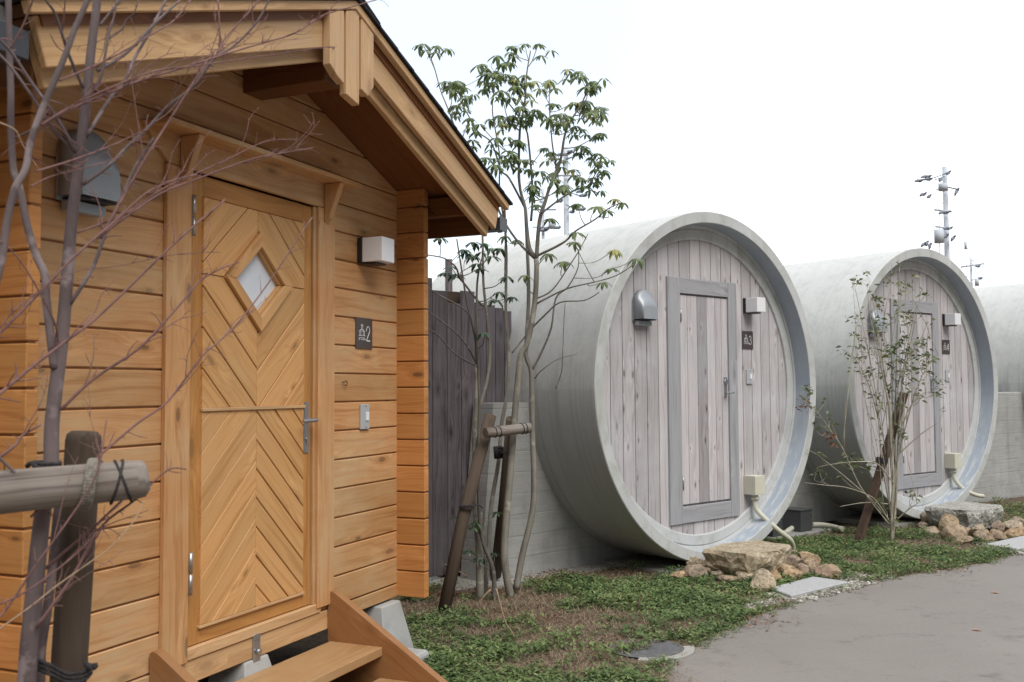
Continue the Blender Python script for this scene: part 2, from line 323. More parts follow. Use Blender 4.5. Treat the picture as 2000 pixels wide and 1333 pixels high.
def soil():
    s = M_('soil'); o = s.obj()
    n1 = s.noise(o, 1.6, 5, .6); n2 = s.noise(o, 28, 6, .7); n3 = s.noise(o, 6, 4, .6)
    c = s.mix(s.ramp(n1, [(.4, 0.0), (.6, 1.0)]), (.105, .075, .045), (.17, .115, .075))
    c = s.mix(s.ramp(n2, [(.4, 0.0), (.65, 1.0)]), c, (.06, .045, .028))
    c = s.mix(s.math('MULTIPLY', s.ramp(n3, [(.55, 0.0), (.7, 1.0)]), .6), c, (.20, .12, .06))
    s.bump(n2, .8, .02); return s.col(c, .95)
SOIL = soil()
def asphalt():
    s = M_('path_surface'); o = s.obj()
    n1 = s.noise(o, .8, 5, .6); n2 = s.noise(o, 260, 2, .6); n3 = s.noise(s.mapping(o, (5, 8, 1)), 1.0, 6, .75); n4 = s.noise(o, 2.3, 6, .7)
    c = s.mix(s.ramp(n1, [(.35, 0.0), (.7, 1.0)]), (.25, .225, .205), (.205, .183, .167))
    c = s.mix(s.math('MULTIPLY', s.ramp(n2, [(.4, 0.0), (.65, 1.0)]), .55), c, (.09, .08, .072))
    n6 = s.noise(o, 55, 5, .7); c = s.mix(s.math('MULTIPLY', s.ramp(n6, [(.5, 0.0), (.72, 1.0)]), .4), c, (.27, .245, .22))
    f = s.math('MULTIPLY', s.ramp(n3, [(.52, 0.0), (.64, 1.0)]), s.ramp(n4, [(.48, 0.0), (.60, 1.0)]))
    c = s.mix(s.math('MULTIPLY', f, .6), c, (.08, .07, .064))
    vo = s.n('ShaderNodeTexVoronoi'); vo.inputs['Scale'].default_value = 9; s.l(o, vo.inputs['Vector'])
    cr_ = s.n('ShaderNodeSeparateColor'); s.l(vo.outputs['Color'], cr_.inputs[0])
    sp = s.math('MULTIPLY', s.ramp(vo.outputs['Distance'], [(.04, 1.0), (.08, 0.0)]), s.math('GREATER_THAN', cr_.outputs[0], .72))
    c = s.mix(s.math('MULTIPLY', sp, .6), c, (.08, .07, .06))
    s.bump(s.math('ADD', n2, s.math('MULTIPLY', n1, 2)), .35, .004); return s.col(c, .85)
PATHM = asphalt()
def rockmat(name, a, b, c3, spec=(.1, .08, .06)):
    s = M_(name); o = s.obj(); r = s.n('ShaderNodeObjectInfo').outputs['Random']
    loc = s.n('ShaderNodeVectorMath'); loc.operation = 'ADD'; s.l(o, loc.inputs[0])
    cc = s.n('ShaderNodeCombineXYZ'); s.l(s.math('MULTIPLY', r, 30), cc.inputs[0]); s.l(cc.outputs[0], loc.inputs[1]); v = loc.outputs[0]
    n1 = s.noise(v, 9, 4, .6); n2 = s.noise(v, 45, 6, .75); n3 = s.noise(v, 150, 3, .7)
    c = s.mix(s.ramp(n1, [(.4, 0.0), (.6, 1.0)]), a, b)
    if name == 'cobble_stone': c = s.mix(.62, c, s.ramp(r, [(.0, (.50, .37, .22)), (.25, (.26, .17, .11)), (.45, (.60, .50, .36)), (.65, (.22, .155, .14)), (.85, (.48, .30, .15)), (1.0, (.36, .29, .23))]))
    else: c = s.mix(s.math('MULTIPLY', s.ramp(r, [(.2, 0.0), (.9, 1.0)]), .6), c, c3)
    c = s.mix(s.math('MULTIPLY', s.ramp(n2, [(.46, 0.0), (.62, 1.0)]), .8), c, spec)
    c = s.mix(s.math('MULTIPLY', s.ramp(n3, [(.62, 0.0), (.7, 1.0)]), .5), c, (.6, .55, .45))
    s.bump(s.math('ADD', n2, s.math('MULTIPLY', n3, .5)), .8, .012); return s.col(c, .85)
ROCK = rockmat('cobble_stone', (.58, .45, .28), (.30, .22, .15), (.27, .215, .19))
SLAB1 = rockmat('tan_granite', (.54, .46, .33), (.42, .33, .21), (.50, .43, .32), (.14, .10, .065))
SLAB2 = rockmat('grey_granite', (.52, .51, .46), (.36, .35, .31), (.50, .49, .44), (.09, .085, .07))
PEB = rockmat('gravel', (.34, .31, .26), (.24, .21, .17), (.45, .43, .39), (.12, .1, .08))

# ------------------------------------------------------------------ mesh builder
WORLD = {}
def place(o, parent, T):
    T = T if T is not None else Matrix.Identity(4); WORLD[o.name] = T.copy()
    if parent is not None:
        o.parent = parent; o.matrix_parent_inverse = Matrix.Identity(4); o.matrix_basis = WORLD[parent.name].inverted() @ T
    else: o.matrix_basis = T
class MB:
    def __init__(s): s.v = []; s.f = []; s.uv = []; s.r = []; s.m = []; s.sm = []
    def face(s, idx, uv=None, r=0.5, m=0, sm=False):
        s.f.append(tuple(idx)); s.uv.append(uv or [(s.v[i][0], s.v[i][1]) for i in idx]); s.r.append(r); s.m.append(m); s.sm.append(sm)
    def box(s, x0, x1, y0, y1, z0, z1, g='x', r=None, m=0, T=None):
        r = RND.random() if r is None else r; ou, ov = RND.uniform(0, 50), RND.uniform(0, 50)
        b = len(s.v); P = [(x, y, z) for x in (x0, x1) for y in (y0, y1) for z in (z0, z1)]
        Q = [T @ Vector(p) for p in P] if T else P
        s.v += [tuple(q) for q in Q]
        gi = 'xyz'.index(g)
        for F, ax in (((0, 1, 3, 2), 0), ((4, 6, 7, 5), 0), ((0, 4, 5, 1), 1), ((2, 3, 7, 6), 1), ((0, 2, 6, 4), 2), ((1, 5, 7, 3), 2)):
            o = [i for i in range(3) if i != ax]
            if gi in o: a, c = gi, [i for i in o if i != gi][0]; k = 1
            else: a, c = o; k = .15
            s.face([b + i for i in F], [(P[i][a] * k + ou, P[i][c] + ov + ax * .3) for i in F], r, m)
    def prism(s, poly, y0, y1, ang=0.0, r=None, m=0, T=None, front_only=False):
        """poly in (x,z), extruded from y0 (front) to y1; ang = grain direction in the xz plane"""
        r = RND.random() if r is None else r; ou, ov = RND.uniform(0, 50), RND.uniform(0, 50)
        n = len(poly); b = len(s.v)
        A = sum(poly[i][0] * poly[(i + 1) % n][1] - poly[(i + 1) % n][0] * poly[i][1] for i in range(n))
        if A < 0: poly = poly[::-1]
        ca, sa = cos(ang), sin(ang)
        uv = lambda p: (p[0] * ca + p[1] * sa + ou, -p[0] * sa + p[1] * ca + ov)
        for y in (y0, y1):
            for p in poly:
                q = Vector((p[0], y, p[1])); s.v.append(tuple(T @ q if T else q))
        s.face([b + i for i in range(n)], [uv(p) for p in poly], r, m)
        s.face([b + n + i for i in range(n - 1, -1, -1)], [uv(poly[i]) for i in range(n - 1, -1, -1)], r, m)
        for i in range(n):
            j = (i + 1) % n; a, c = uv(poly[i]), uv(poly[j]); t = y1 - y0
            s.face([b + j, b + i, b + n + i, b + n + j], [c, a, (a[0], a[1] + t), (c[0], c[1] + t)], r, m)
    def tube(s, pts, rad, seg=8, r=None, m=0, cap=True, smooth=True, sub=4):
        pts = [Vector(p) for p in pts]
        if isinstance(rad, (int, float)): rad = [rad] * len(pts)
        if sub > 1 and len(pts) > 2:
            P, Q = [], []
            for i in range(len(pts) - 1):
                p0, p1, p2, p3 = pts[max(i - 1, 0)], pts[i], pts[i + 1], pts[min(i + 2, len(pts) - 1)]
                for k in range(sub):
                    t = k / sub
                    P.append(.5 * ((2 * p1) + (p2 - p0) * t + (2 * p0 - 5 * p1 + 4 * p2 - p3) * t * t + (3 * p1 - p0 - 3 * p2 + p3) * t ** 3))
                    Q.append(rad[i] * (1 - t) + rad[i + 1] * t)
            P.append(pts[-1]); Q.append(rad[-1]); pts, rad = P, Q
        r = RND.random() if r is None else r; ou, ov = RND.uniform(0, 50), RND.uniform(0, 50)
        b = len(s.v); n = len(pts); up = None; L = 0
        for i, p in enumerate(pts):
            d = (pts[min(i + 1, n - 1)] - pts[max(i - 1, 0)]).normalized()
            if up is None: up = d.orthogonal().normalized()
            up = (up - d * up.dot(d))
            up = up.normalized() if up.length > 1e-6 else d.orthogonal().normalized()
            side = d.cross(up)
            for k in range(seg):
                a = 2 * pi * k / seg; s.v.append(tuple(p + (up * cos(a) + side * sin(a)) * rad[i]))
        Ls = [0]
        for i in range(1, n): Ls.append(Ls[-1] + (pts[i] - pts[i - 1]).length)
        for i in range(n - 1):
            for k in range(seg):
                k2 = (k + 1) % seg; c = 2 * pi * rad[i] / seg
                s.face([b + i * seg + k, b + i * seg + k2, b + (i + 1) * seg + k2, b + (i + 1) * seg + k],
                       [(Ls[i] + ou, k * c + ov), (Ls[i] + ou, (k + 1) * c + ov), (Ls[i + 1] + ou, (k + 1) * c + ov), (Ls[i + 1] + ou, k * c + ov)], r, m, smooth)
        if cap:
            for e, o in ((0, range(seg - 1, -1, -1)), (n - 1, range(seg))):
                s.face([b + e * seg + k for k in o], [(cos(2 * pi * k / seg) * rad[e] * .3 + ou, sin(2 * pi * k / seg) * rad[e] + ov) for k in o], r, m)
        return pts, rad
    def lathe(s, prof, seg=96, c=(0, 0, 0), axis='y', m=0, smooth=True, a0=0, a1=2 * pi):
        """prof: (radius, along) pairs, about the axis"""
        b = len(s.v); n = len(prof); closed = abs(a1 - a0 - 2 * pi) < 1e-6; cnt = seg if closed else seg + 1
        for k in range(cnt):
            a = a0 + (a1 - a0) * k / seg
            for (rr, t) in prof:
                if axis == 'y': s.v.append((c[0] + rr * cos(a), c[1] + t, c[2] + rr * sin(a)))
                else: s.v.append((c[0] + rr * cos(a), c[1] + rr * sin(a), c[2] + t))
        for k in range(seg):
            k2 = (k + 1) % cnt
            for i in range(n - 1):
                s.face([b + k * n + i, b + k * n + i + 1, b + k2 * n + i + 1, b + k2 * n + i], None, .5, m, smooth)
    def build(s, name, mats, parent=None, T=None, bevel=0, seg=1, split=False):
        me = bpy.data.meshes.new(name)
        me.from_pydata(s.v, [], s.f)
        mats = mats if isinstance(mats, (list, tuple)) else [mats]
        for m in mats: me.materials.append(m)
        u = me.uv_layers.new(name='UVMap'); k = 0; flat = []
        for q in s.uv:
            for c in q: flat += [c[0], c[1]]
        u.data.foreach_set('uv', flat)
        me.polygons.foreach_set('material_index', s.m); me.polygons.foreach_set('use_smooth', s.sm)
        at_ = me.attributes.new('rnd', 'FLOAT', 'FACE'); at_.data.foreach_set('value', s.r)
        me.update()
        o = bpy.data.objects.new(name, me); COL.objects.link(o)
        place(o, parent, T)
        if split:
            es = o.modifiers.new('split', 'EDGE_SPLIT'); es.split_angle = radians(32)
        if bevel:
            bm = o.modifiers.new('bevel', 'BEVEL'); bm.width = bevel; bm.segments = seg; bm.limit_method = 'ANGLE'; bm.angle_limit = radians(35)
        return o
def empty(name, T):
    o = bpy.data.objects.new(name, None); COL.objects.link(o); place(o, None, T); o.empty_display_size = .1; return o
def tag(o, label, cat, group=None, kind=None):
    if label: o['label'] = label
    if cat: o['category'] = cat
    if group: o['group'] = group
    if kind: o['kind'] = kind
    return o
def copy_tree(o, parent=None):
    c = o.copy(); COL.objects.link(c)
    if parent is not None: c.parent = parent
    for ch in list(o.children): copy_tree(ch, c)
    return c
def clip(poly, a, b, c):            # keep a*x+b*z<=c
    o = []
    for i in range(len(poly)):
        p, q = poly[i], poly[(i + 1) % len(poly)]; dp, dq = a * p[0] + b * p[1] - c, a * q[0] + b * q[1] - c
        if dp <= 0: o.append(p)
        if (dp < 0 < dq) or (dq < 0 < dp):
            t = dp / (dp - dq); o.append((p[0] + (q[0] - p[0]) * t, p[1] + (q[1] - p[1]) * t))
    return o

# ------------------------------------------------------------------ ground and path
g = MB(); g.v = [(-150, -80, 0), (200, -80, 0), (200, 300, 0), (-150, 300, 0)]; g.face((0, 1, 2, 3))
tag(g.build('ground', SOIL), None, None, kind='structure')
pe = [(1307, 1333), (1292, 1318), (1300, 1302), (1356, 1264), (1385, 1247), (1432, 1226), (1480, 1203), (1528, 1187), (1560, 1172), (1660, 1146), (1705, 1137), (1790, 1121), (1850, 1113), (1925, 1100), (2000, 1077)]
pp = [gnd(x, y) for x, y in pe]
edge = [Vector((-.1, 2.2, 0)), Vector((.25, 3.6, 0))] + pp
d_ = Vector((cos(.55), sin(.55), 0))
edge += [pp[-1] + d_ * 4, pp[-1] + d_ * 12 + Vector((1, -1.5, 0)), pp[-1] + d_ * 40 + Vector((6, -14, 0))]
g = MB(); pts = [Vector((-1.2, -20, 0))] + [Vector((-.9, 0, 0))] + edge + [Vector((60, -20, 0))]
g.v = [(p.x, p.y, .004) for p in pts]; g.face(range(len(pts))[::-1] if False else range(len(pts)))
po = g.build('path', PATHM); tag(po, None, None, kind='structure')
bm = bmesh.new(); bm.from_mesh(po.data); bmesh.ops.triangulate(bm, faces=bm.faces[:]); bmesh.ops.recalc_face_normals(bm, faces=bm.faces[:])
for f in bm.faces:
    if f.normal.z < 0: f.normal_flip()
bm.to_mesh(po.data); bm.free()
PATHPOLY = [(p.x, p.y) for p in pts]
def inpoly(x, y, poly):
    c = False; j = len(poly) - 1
    for i in range(len(poly)):
        if (poly[i][1] > y) != (poly[j][1] > y) and x < (poly[j][0] - poly[i][0]) * (y - poly[i][1]) / (poly[j][1] - poly[i][1]) + poly[i][0]: c = not c
        j = i
    return c

# ------------------------------------------------------------------ log cabin
UC, SL = -1.182, .367                        # ridge position and roof slope
cab = empty('log_cabin', MC @ Matrix.Translation((UC, 0, 0)))
tag(cab, 'honey coloured log cabin on concrete blocks with a chevron boarded door', 'cabin')
def CB(mb, name, mat, parent=cab, bevel=.003, seg=1): return mb.build(name, mat, parent, MC, bevel, seg)
DEP = 3.1
zk = lambda k: 1.9959 - .135 * k
rl = lambda u, a: a - SL * abs(u - UC)        # roof line of apex height a
T_ = .045
def logs_front():
    mb = MB()
    for k in range(-7, 13):
        zt, zb = zk(k) - .0034, zk(k + 1) + .0034
        if k == 12: zb = zk(12.5)
        if zt < 2.34: segs = [(-2.57, -1.60), (-.72, .21)] if zt > .40 and zb < 2.30 else [(-2.57, .21)]
        else: segs = [(-4, 2)]
        for a, b in segs:
            if k == 12: a, b = a, b
            poly = [(a, zb), (b, zb), (b, zt), (a, zt)]
            if zt > 2.2:
                poly = clip(poly, SL, 1, 2.86 + SL * UC); poly = clip(poly, -SL, 1, 2.86 - SL * UC)
                if zt > 2.42: poly = clip(poly, 1, 0, .21); poly = clip(poly, -1, 0, 2.57)
            if len(poly) > 2: mb.prism(poly, 0, T_)
    mb.prism([(-2.36, .40), (-1.6, .40), (-1.6, 2.25), (-.72, 2.25), (-.72, .4), (0, .4), (0, 2.40), (UC, 2.84), (-2.36, 2.40)], .006, .036, r=.1, m=1)
    return mb
CB(logs_front(), 'front_wall', [HONEY, STAIN], bevel=.0035)
def logs_side(x0, x1):
    mb = MB()
    k = -4.5
    while k <= 11.5:
        zt, zb = zk(k) - .0034, zk(k + 1) + .0034
        if zt < rl(x0, 2.87) + .12: mb.box(x0, x1, -.165, DEP + .165, zb, min(zt, rl(x0, 2.86)), 'y')
        k += 1
    mb.box(x0 + .007, x1 - .007, -.160, DEP + .16, .32, rl(x0, 2.84), 'y', r=.05, m=1)
    return mb
CB(logs_side(-2.4085, -2.3635), 'side_wall', [HONEYD, STAIN], bevel=.0035)
CB(logs_side(0.0, .045), 'side_wall', [HONEYD, STAIN], bevel=.0035)
mb = MB()
for k in range(-7, 13):
    poly = [(-2.57, zk(k + 1) + .002), (.21, zk(k + 1) + .002), (.21, zk(k) - .002), (-2.57, zk(k) - .002)]
    poly = clip(poly, SL, 1, 2.86 + SL * UC); poly = clip(poly, -SL, 1, 2.86 - SL * UC)
    if len(poly) > 2: mb.prism(poly, DEP - T_, DEP)
CB(mb, 'back_wall', HONEY)
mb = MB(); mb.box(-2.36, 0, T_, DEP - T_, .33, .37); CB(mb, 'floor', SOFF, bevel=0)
# roof
roof_mb = MB()
def slope_board(mb, y0, y1, top, bot, L, square=True, r=None):
    """a board running down each slope, square-cut at its lower end"""
    for sg in (-1, 1):
        def P(d, z): return (UC + sg * d, z)
        h = top - bot; sh = h * SL / (1 + SL * SL)
        poly = [P(0, bot), P(L - sh, bot - SL * (L - sh)), P(L, top - SL * L), P(0, top)]
        if square:
            poly = [P(0, bot), P(L - sh, bot - SL * (L - sh)), P(L, bot - SL * (L - sh) + sh / SL if False else top - SL * L), P(0, top)]
        mb.prism(poly, y0, y1, -sg * math.atan(SL), r)
slope_board(roof_mb, -.47, DEP + .4, 2.893, 2.862, 1.46)
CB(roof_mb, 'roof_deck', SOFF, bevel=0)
mb = MB()
for sg in (-1, 1):                                  # courses of felt shingles
    n = 11
    for i in range(n):
        a, b = 1.54 * i / n, 1.54 * (i + 1) / n + (.03 if i < n - 1 else 0)
        za, zb = 2.93 - SL * a + .004, 2.93 - SL * b + .012
        poly = [(UC + sg * a, za), (UC + sg * b, zb - .008), (UC + sg * b, zb + .004), (UC + sg * a, za + .007)]
        x = -.515
        while x < DEP + .45:
            w_ = .33; mb.prism(poly, x, min(x + w_ - .006, DEP + .46)); x += w_
mb.prism([(UC - .16, 2.93 - SL * .16 + .012), (UC, 2.95), (UC + .16, 2.93 - SL * .16 + .012), (UC + .16, 2.93 - SL * .16 + .02), (UC, 2.962), (UC - .16, 2.93 - SL * .16 + .02)], -.517, DEP + .46)
CB(mb, 'shingles', SHING, bevel=0)
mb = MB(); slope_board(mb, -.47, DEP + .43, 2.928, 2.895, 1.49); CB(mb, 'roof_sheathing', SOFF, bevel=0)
mb = MB(); slope_board(mb, -.502, -.472, 2.93, 2.893, 1.525, r=.62); CB(mb, 'verge_board', PALE)
mb = MB(); slope_board(mb, -.462, -.437, 2.893, 2.752, 1.475, r=.5); CB(mb, 'barge_board', PALE)
mb = MB(); slope_board(mb, -.424, -.399, 2.86, 2.70, 1.455, r=.42); CB(mb, 'barge_board', PALE)
mb = MB(); slope_board(mb, DEP + .36, DEP + .39, 2.893, 2.70, 1.475); CB(mb, 'barge_board', PALE)
# apex pendants
for (a, b), zl, zr, c1 in (((-1.36, -1.264), 2.618, 2.567, (-1.312, 2.585)), ((-1.247, -1.155), 2.532, 2.512, None), ((-1.138, -1.045), 2.582, 2.617, (-1.088, 2.567))):
    mb = MB()
    poly = [(a, zl)] + ([c1] if c1 else []) + [(b, zr), (b, rl(b, 2.889)), (a, rl(a, 2.889))]
    if a < UC < b: poly = poly[:-1] + [(UC, 2.889), poly[-1]]
    mb.prism(poly, -.499, -.464, pi / 2, r=.6)
    CB(mb, 'gable_pendant', PALE)
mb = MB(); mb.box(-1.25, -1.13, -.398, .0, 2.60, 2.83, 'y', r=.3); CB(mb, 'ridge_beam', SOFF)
for x in (-2.46, .055):
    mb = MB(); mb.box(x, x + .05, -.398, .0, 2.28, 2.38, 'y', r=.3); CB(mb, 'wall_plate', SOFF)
for sg in (-1, 1):
    mb = MB(); x = UC + sg * 1.40
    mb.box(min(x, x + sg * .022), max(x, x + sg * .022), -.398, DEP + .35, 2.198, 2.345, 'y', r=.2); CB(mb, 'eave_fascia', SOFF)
    # gutter: half-square trough with end cap
    mb = MB(); gx = UC + sg * 1.535
    mb.box(gx - .042, gx + .042, -.455, DEP + .38, 2.235, 2.240, 'y'); mb.box(gx - .046, gx - .042, -.455, DEP + .38, 2.235, 2.300, 'y'); mb.box(gx + .042, gx + .046, -.455, DEP + .38, 2.235, 2.300, 'y')
    mb.box(gx - .050, gx + .050, -.462, -.456, 2.230, 2.305, 'x'); mb.box(gx - .054, gx + .054, -.40, -.375, 2.296, 2.312, 'x')
    go = CB(mb, 'gutter', GUTT, bevel=.002)
    mb = MB(); mb.box(gx - .048, gx + .048, -.43, -.405, 2.301, 2.306); mb.box(gx - .05, gx - .047, -.43, -.405, 2.232, 2.306); mb.box(gx + .047, gx + .05, -.43, -.405, 2.232, 2.306)
    mb.box(gx - .01, gx + .01, -.425, -.41, 2.306, 2.36, 'z')
    b_ = mb.build('gutter_strap', STEEL, go, MC)
# casing, header, awning, brackets, threshold
mb = MB(); mb.box(-1.694, -1.566, -.022, .0, .375, 2.215, 'z', r=.62); mb.box(-1.566, -1.556, -.012, .03, .42, 2.215, 'z', r=.1); CB(mb, 'door_casing', HONEY)
mb = MB(); mb.box(-.737, -.607, -.022, .0, .400, 2.215, 'z', r=.75); mb.box(-.757, -.737, -.008, .04, .42, 2.215, 'z', r=.1); CB(mb, 'door_casing', HONEY)
mb = MB(); mb.prism([(-1.685, 2.217), (-.620, 2.217), (-.555, 2.275), (-.500, 2.345), (-1.815, 2.345), (-1.75, 2.275)], -.020, .0, r=.35); CB(mb, 'door_header', HONEY)
mb = MB(); mb.box(-1.80, -.535, -.125, -.001, 2.346, 2.368, r=.5, T=Matrix.Translation((0, 0, -.018)) ); CB(mb, 'door_awning', HONEY)
for x in (-1.635, -.70):
    mb = MB(); b = len(mb.v)
    for xx in (x, x + .032):
        mb.v += [(xx, -.023, 2.150), (xx, -.023, 2.327), (xx, -.115, 2.327), (xx, -.050, 2.165)]
    for F in ((0, 1, 2, 3), (7, 6, 5, 4), (0, 3, 7, 4), (3, 2, 6, 7), (2, 1, 5, 6), (1, 0, 4, 5)):
        mb.face([b + i for i in F], [(mb.v[b + i][2], mb.v[b + i][1] + mb.v[b + i][0]) for i in F], .45)
    CB(mb, 'awning_bracket', HONEY)
mb = MB(); mb.box(-1.60, -.70, -.014, .03, .378, .420, r=.7); CB(mb, 'threshold', PALE)
mb = MB(); mb.box(-2.36, -.615, -.006, .04, .288, .374, r=.55); CB(mb, 'sill_beam', PALE)
mb = MB(); mb.box(-1.175, -1.130, -.013, -.007, .225, .385); mb.box(-1.172, -1.133, -.016, -.012, .362, .386)
so = CB(mb, 'sill_bracket', STEEL, bevel=.001)
mb = MB(); mb.tube([(-1.152, -.03, .315), (-1.152, -.012, .315)], .012, 6, sub=1); mb.build('bolt', STEEL, so, MC)
mb = MB(); mb.tube([(-1.152, -.018, .245), (-1.152, -.012, .245)], .006, 8, sub=1); mb.build('bolt', STEEL, so, MC)
# door
door = MB(); door.box(-1.560, -1.478, .004, .045, .423, 2.212, 'z', r=.45); door.box(-.826, -.760, .004, .045, .423, 2.212, 'z', r=.4)
door.box(-1.478, -.826, .004, .045, .423, .50, 'x', r=.5); door.box(-1.478, -.826, .004, .045, 2.13, 2.212, 'x', r=.42)
for sx in (-1, 1):
    for sz in (-1, 1):
        q4 = [(-1.478 if sx < 0 else -1.150, .50 if sz < 0 else 1.828), (-1.150 if sx < 0 else -.826, .50 if sz < 0 else 1.828), (-1.150 if sx < 0 else -.826, 1.828 if sz < 0 else 2.13), (-1.478 if sx < 0 else -1.150, 1.828 if sz < 0 else 2.13)]
        door.prism(clip(q4, -sx / .17, -sz / .158, -(1 + sx * -1.150 / .17 + sz * 1.828 / .158)), .006, .045, pi / 2, r=.1, m=1)
dro = CB(door, 'door', [DOORF, STAIN])
WX, WZ = -1.150, 1.828
def chev(mb, rect, slope, w, z0, y0=-.008, y1=.012, gap=.0065, keep=()):
    x0, x1, za, zb = rect; ph = math.atan(slope); n = -6
    while n < 24:
        lo, hi = z0 + n * w + gap / 2, z0 + (n + 1) * w - gap / 2
        poly = [(x0, za), (x1, za), (x1, zb), (x0, zb)]
        poly = clip(poly, -slope, 1, hi); poly = clip(poly, slope, -1, -lo)
        for k in keep:
            if len(poly) > 2: poly = clip(poly, *k)
        if len(poly) > 2:
            A = abs(sum(poly[i][0] * poly[(i + 1) % len(poly)][1] - poly[(i + 1) % len(poly)][0] * poly[i][1] for i in range(len(poly)))) / 2
            if A > 1e-4: mb.prism(poly, y0 + RND.uniform(-.0006, .0006), y1, ph)
        n += 1
pn = MB(); PX0, PX1, XM = -1.484, -.828, -1.156
chev(pn, (PX0, XM - .001, .492, 1.300), .93, .118, .974 + .93 * 1.156, gap=.0012)
chev(pn, (XM + .001, PX1, .492, 1.300), -.95, .118, 1.058 - .95 * 1.157)
# upper half: concentric diamond boards round the window
sl = .955
q = .207; qx = .217
def diamond_out(sx, sz):     # keep outside the window frame in one quadrant:  |x|/qx+|z|/q >= 1
    return (-sx / qx, -sz / q, -(1 + (sx * WX) / qx + (sz * WZ) / q))
for sx in (-1, 1):
    for sz in (-1, 1):
        xr = (PX0, XM - .001) if sx < 0 else (XM + .001, PX1)
        zr = (1.312, WZ - .0015) if sz < 0 else (WZ + .0015, 2.126)
        s_ = -sx * sz * sl
        z0 = WZ + sz * q - s_ * WX
        chev(pn, (*xr, *zr), s_, .158, z0, keep=[diamond_out(sx, sz)])
dpo = pn.build('door_panelling', DOORW, dro, MC, .0035)
mb = MB(); mb.box(PX0 - .004, PX1 + .004, -.016, .0, 1.299, 1.313, r=.6); mb.build('door_rail', PALE, dro, MC, .002)
mb = MB(); mb.box(PX0 - .006, PX1 + .01, -.010, .01, .480, .492, r=.6); mb.build('door_rail', PALE, dro, MC, .002)
mb = MB()
hx, hz = .158, .146                                   # window opening half sizes
for sx, sz in ((-1, 1), (1, 1), (1, -1), (-1, -1)):
    A_, B_ = (WX + sx * qx, WZ), (WX, WZ + sz * q); C_, D_ = (WX, WZ + sz * hz), (WX + sx * hx, WZ)
    mb.prism([A_, B_, C_, D_], -.026, .0, atan2(B_[1] - A_[1], B_[0] - A_[0]), r=.6)
    C2, D2 = (WX, WZ + sz * (hz - .014)), (WX + sx * (hx - .014), WZ)
    mb.prism([D_, C_, C2, D2], -.008, .028, atan2(B_[1] - A_[1], B_[0] - A_[0]), r=.2)
mb.build('window_frame', DOORW, dro, MC, .002)
mb = MB(); mb.prism([(WX - hx, WZ), (WX, WZ - hz), (WX + hx, WZ), (WX, WZ + hz)], .014, .019); mb.build('window_pane', PANE, dro, MC)
for zz in (2.04, .70):
    mb = MB(); mb.tube([(-1.563, -.028, zz - .078), (-1.563, -.028, zz - .002)], .0075, 10, sub=1); mb.tube([(-1.563, -.028, zz + .002), (-1.563, -.028, zz + .078)], .0075, 10, sub=1)
    mb.build('hinge', STEEL, dro, MC)
mb = MB(); mb.box(-.816, -.784, -.002, .004, 1.10, 1.325); 
mb.tube([(-.80, .0, 1.245), (-.80, -.045, 1.245), (-.805, -.055, 1.245), (-.90, -.058, 1.243)], [.009, .009, .009, .008], 10, sub=3)
mb.tube([(-.80, -.001, 1.16), (-.80, -.008, 1.16)], .009, 12, sub=1); mb.box(-.803, -.797, -.007, 0, 1.135, 1.155)
mb.build('door_handle', STEEL, dro, MC, .001)

# things fixed to the cabin front
def hood(name, T, label, group, w_=.19, h_=.235, dep=.105):
    e = empty(name, T); tag(e, label, 'vent hood', group)
    mb = MB(); n = 14; R_ = w_ / 2
    prof = [(-R_, 0)] + [(-R_, h_ - R_)] + [(R_ * cos(pi - pi * i / n), h_ - R_ + R_ * sin(pi - pi * i / n)) for i in range(1, n)] + [(R_, h_ - R_), (R_, 0)]
    mb.prism(prof, -.014, -.001); mb.box(-R_ * .85, R_ * .75, -.05, -.014, -.035, .0)
    mb.build('back_plate', HOODM, e, T, .002)
    mb = MB(); L = [(.014, 1.0, 0), (.05, .97, .0), (dep * .55, .95, -.02), (dep * .85, .87, -.05), (dep, .76, -.085)]
    b = len(mb.v); m_ = len(prof)
    rad = [(y, k, dz) for y, k, dz in L]
    for y, k, dz in rad:
        for (x, z) in prof:
            zz = z * (1 + dz * 1.2 / h_ * (z / h_)) if z > 0 else 0
            mb.v.append((x * (1 - (1 - k) * .75), -y, .012 + zz * (k if z > h_ * .4 else 1)))
    for i in range(len(rad) - 1):
        for j in range(m_ - 1):
            mb.face([b + i * m_ + j + 1, b + i * m_ + j, b + (i + 1) * m_ + j, b + (i + 1) * m_ + j + 1], None, .5, 0, True)
    mb.face([b + (len(rad) - 1) * m_ + j for j in range(m_)][::-1])
    o = mb.build('hood', HOODM, e, T)
    so_ = o.modifiers.new('thick', 'SOLIDIFY'); so_.thickness = .003
    mb = MB(); mb.box(-R_ * .8, R_ * .8, -dep * .85, -.016, .004, .009); mb.build('louvre', DARKM, e, T)
    return e
hood('vent_hood', MC @ Matrix.Translation((-2.08, 0, 1.995)), 'grey vent hood on the log cabin wall behind the bare branches', 'vent hoods')
def lamp(T, label):
    e = empty('wall_lamp', T); tag(e, label, 'wall lamp', 'square wall lamps')
    mb = MB(); mb.box(0, .125, -.026, -.001, -.012, .112); mb.box(.012, .113, -.10, -.026, -.018, -.009); mb.build('lamp_base', DARKM, e, T, .002)
    mb = MB(); mb.box(.003, .120, -.142, -.027, -.008, .112); mb.build('lamp_shade', SHADE, e, T, .004, 2)
lamp(MC @ Matrix.Translation((-.385, 0, 2.01)), 'white cube wall lamp on the log cabin beside the door')
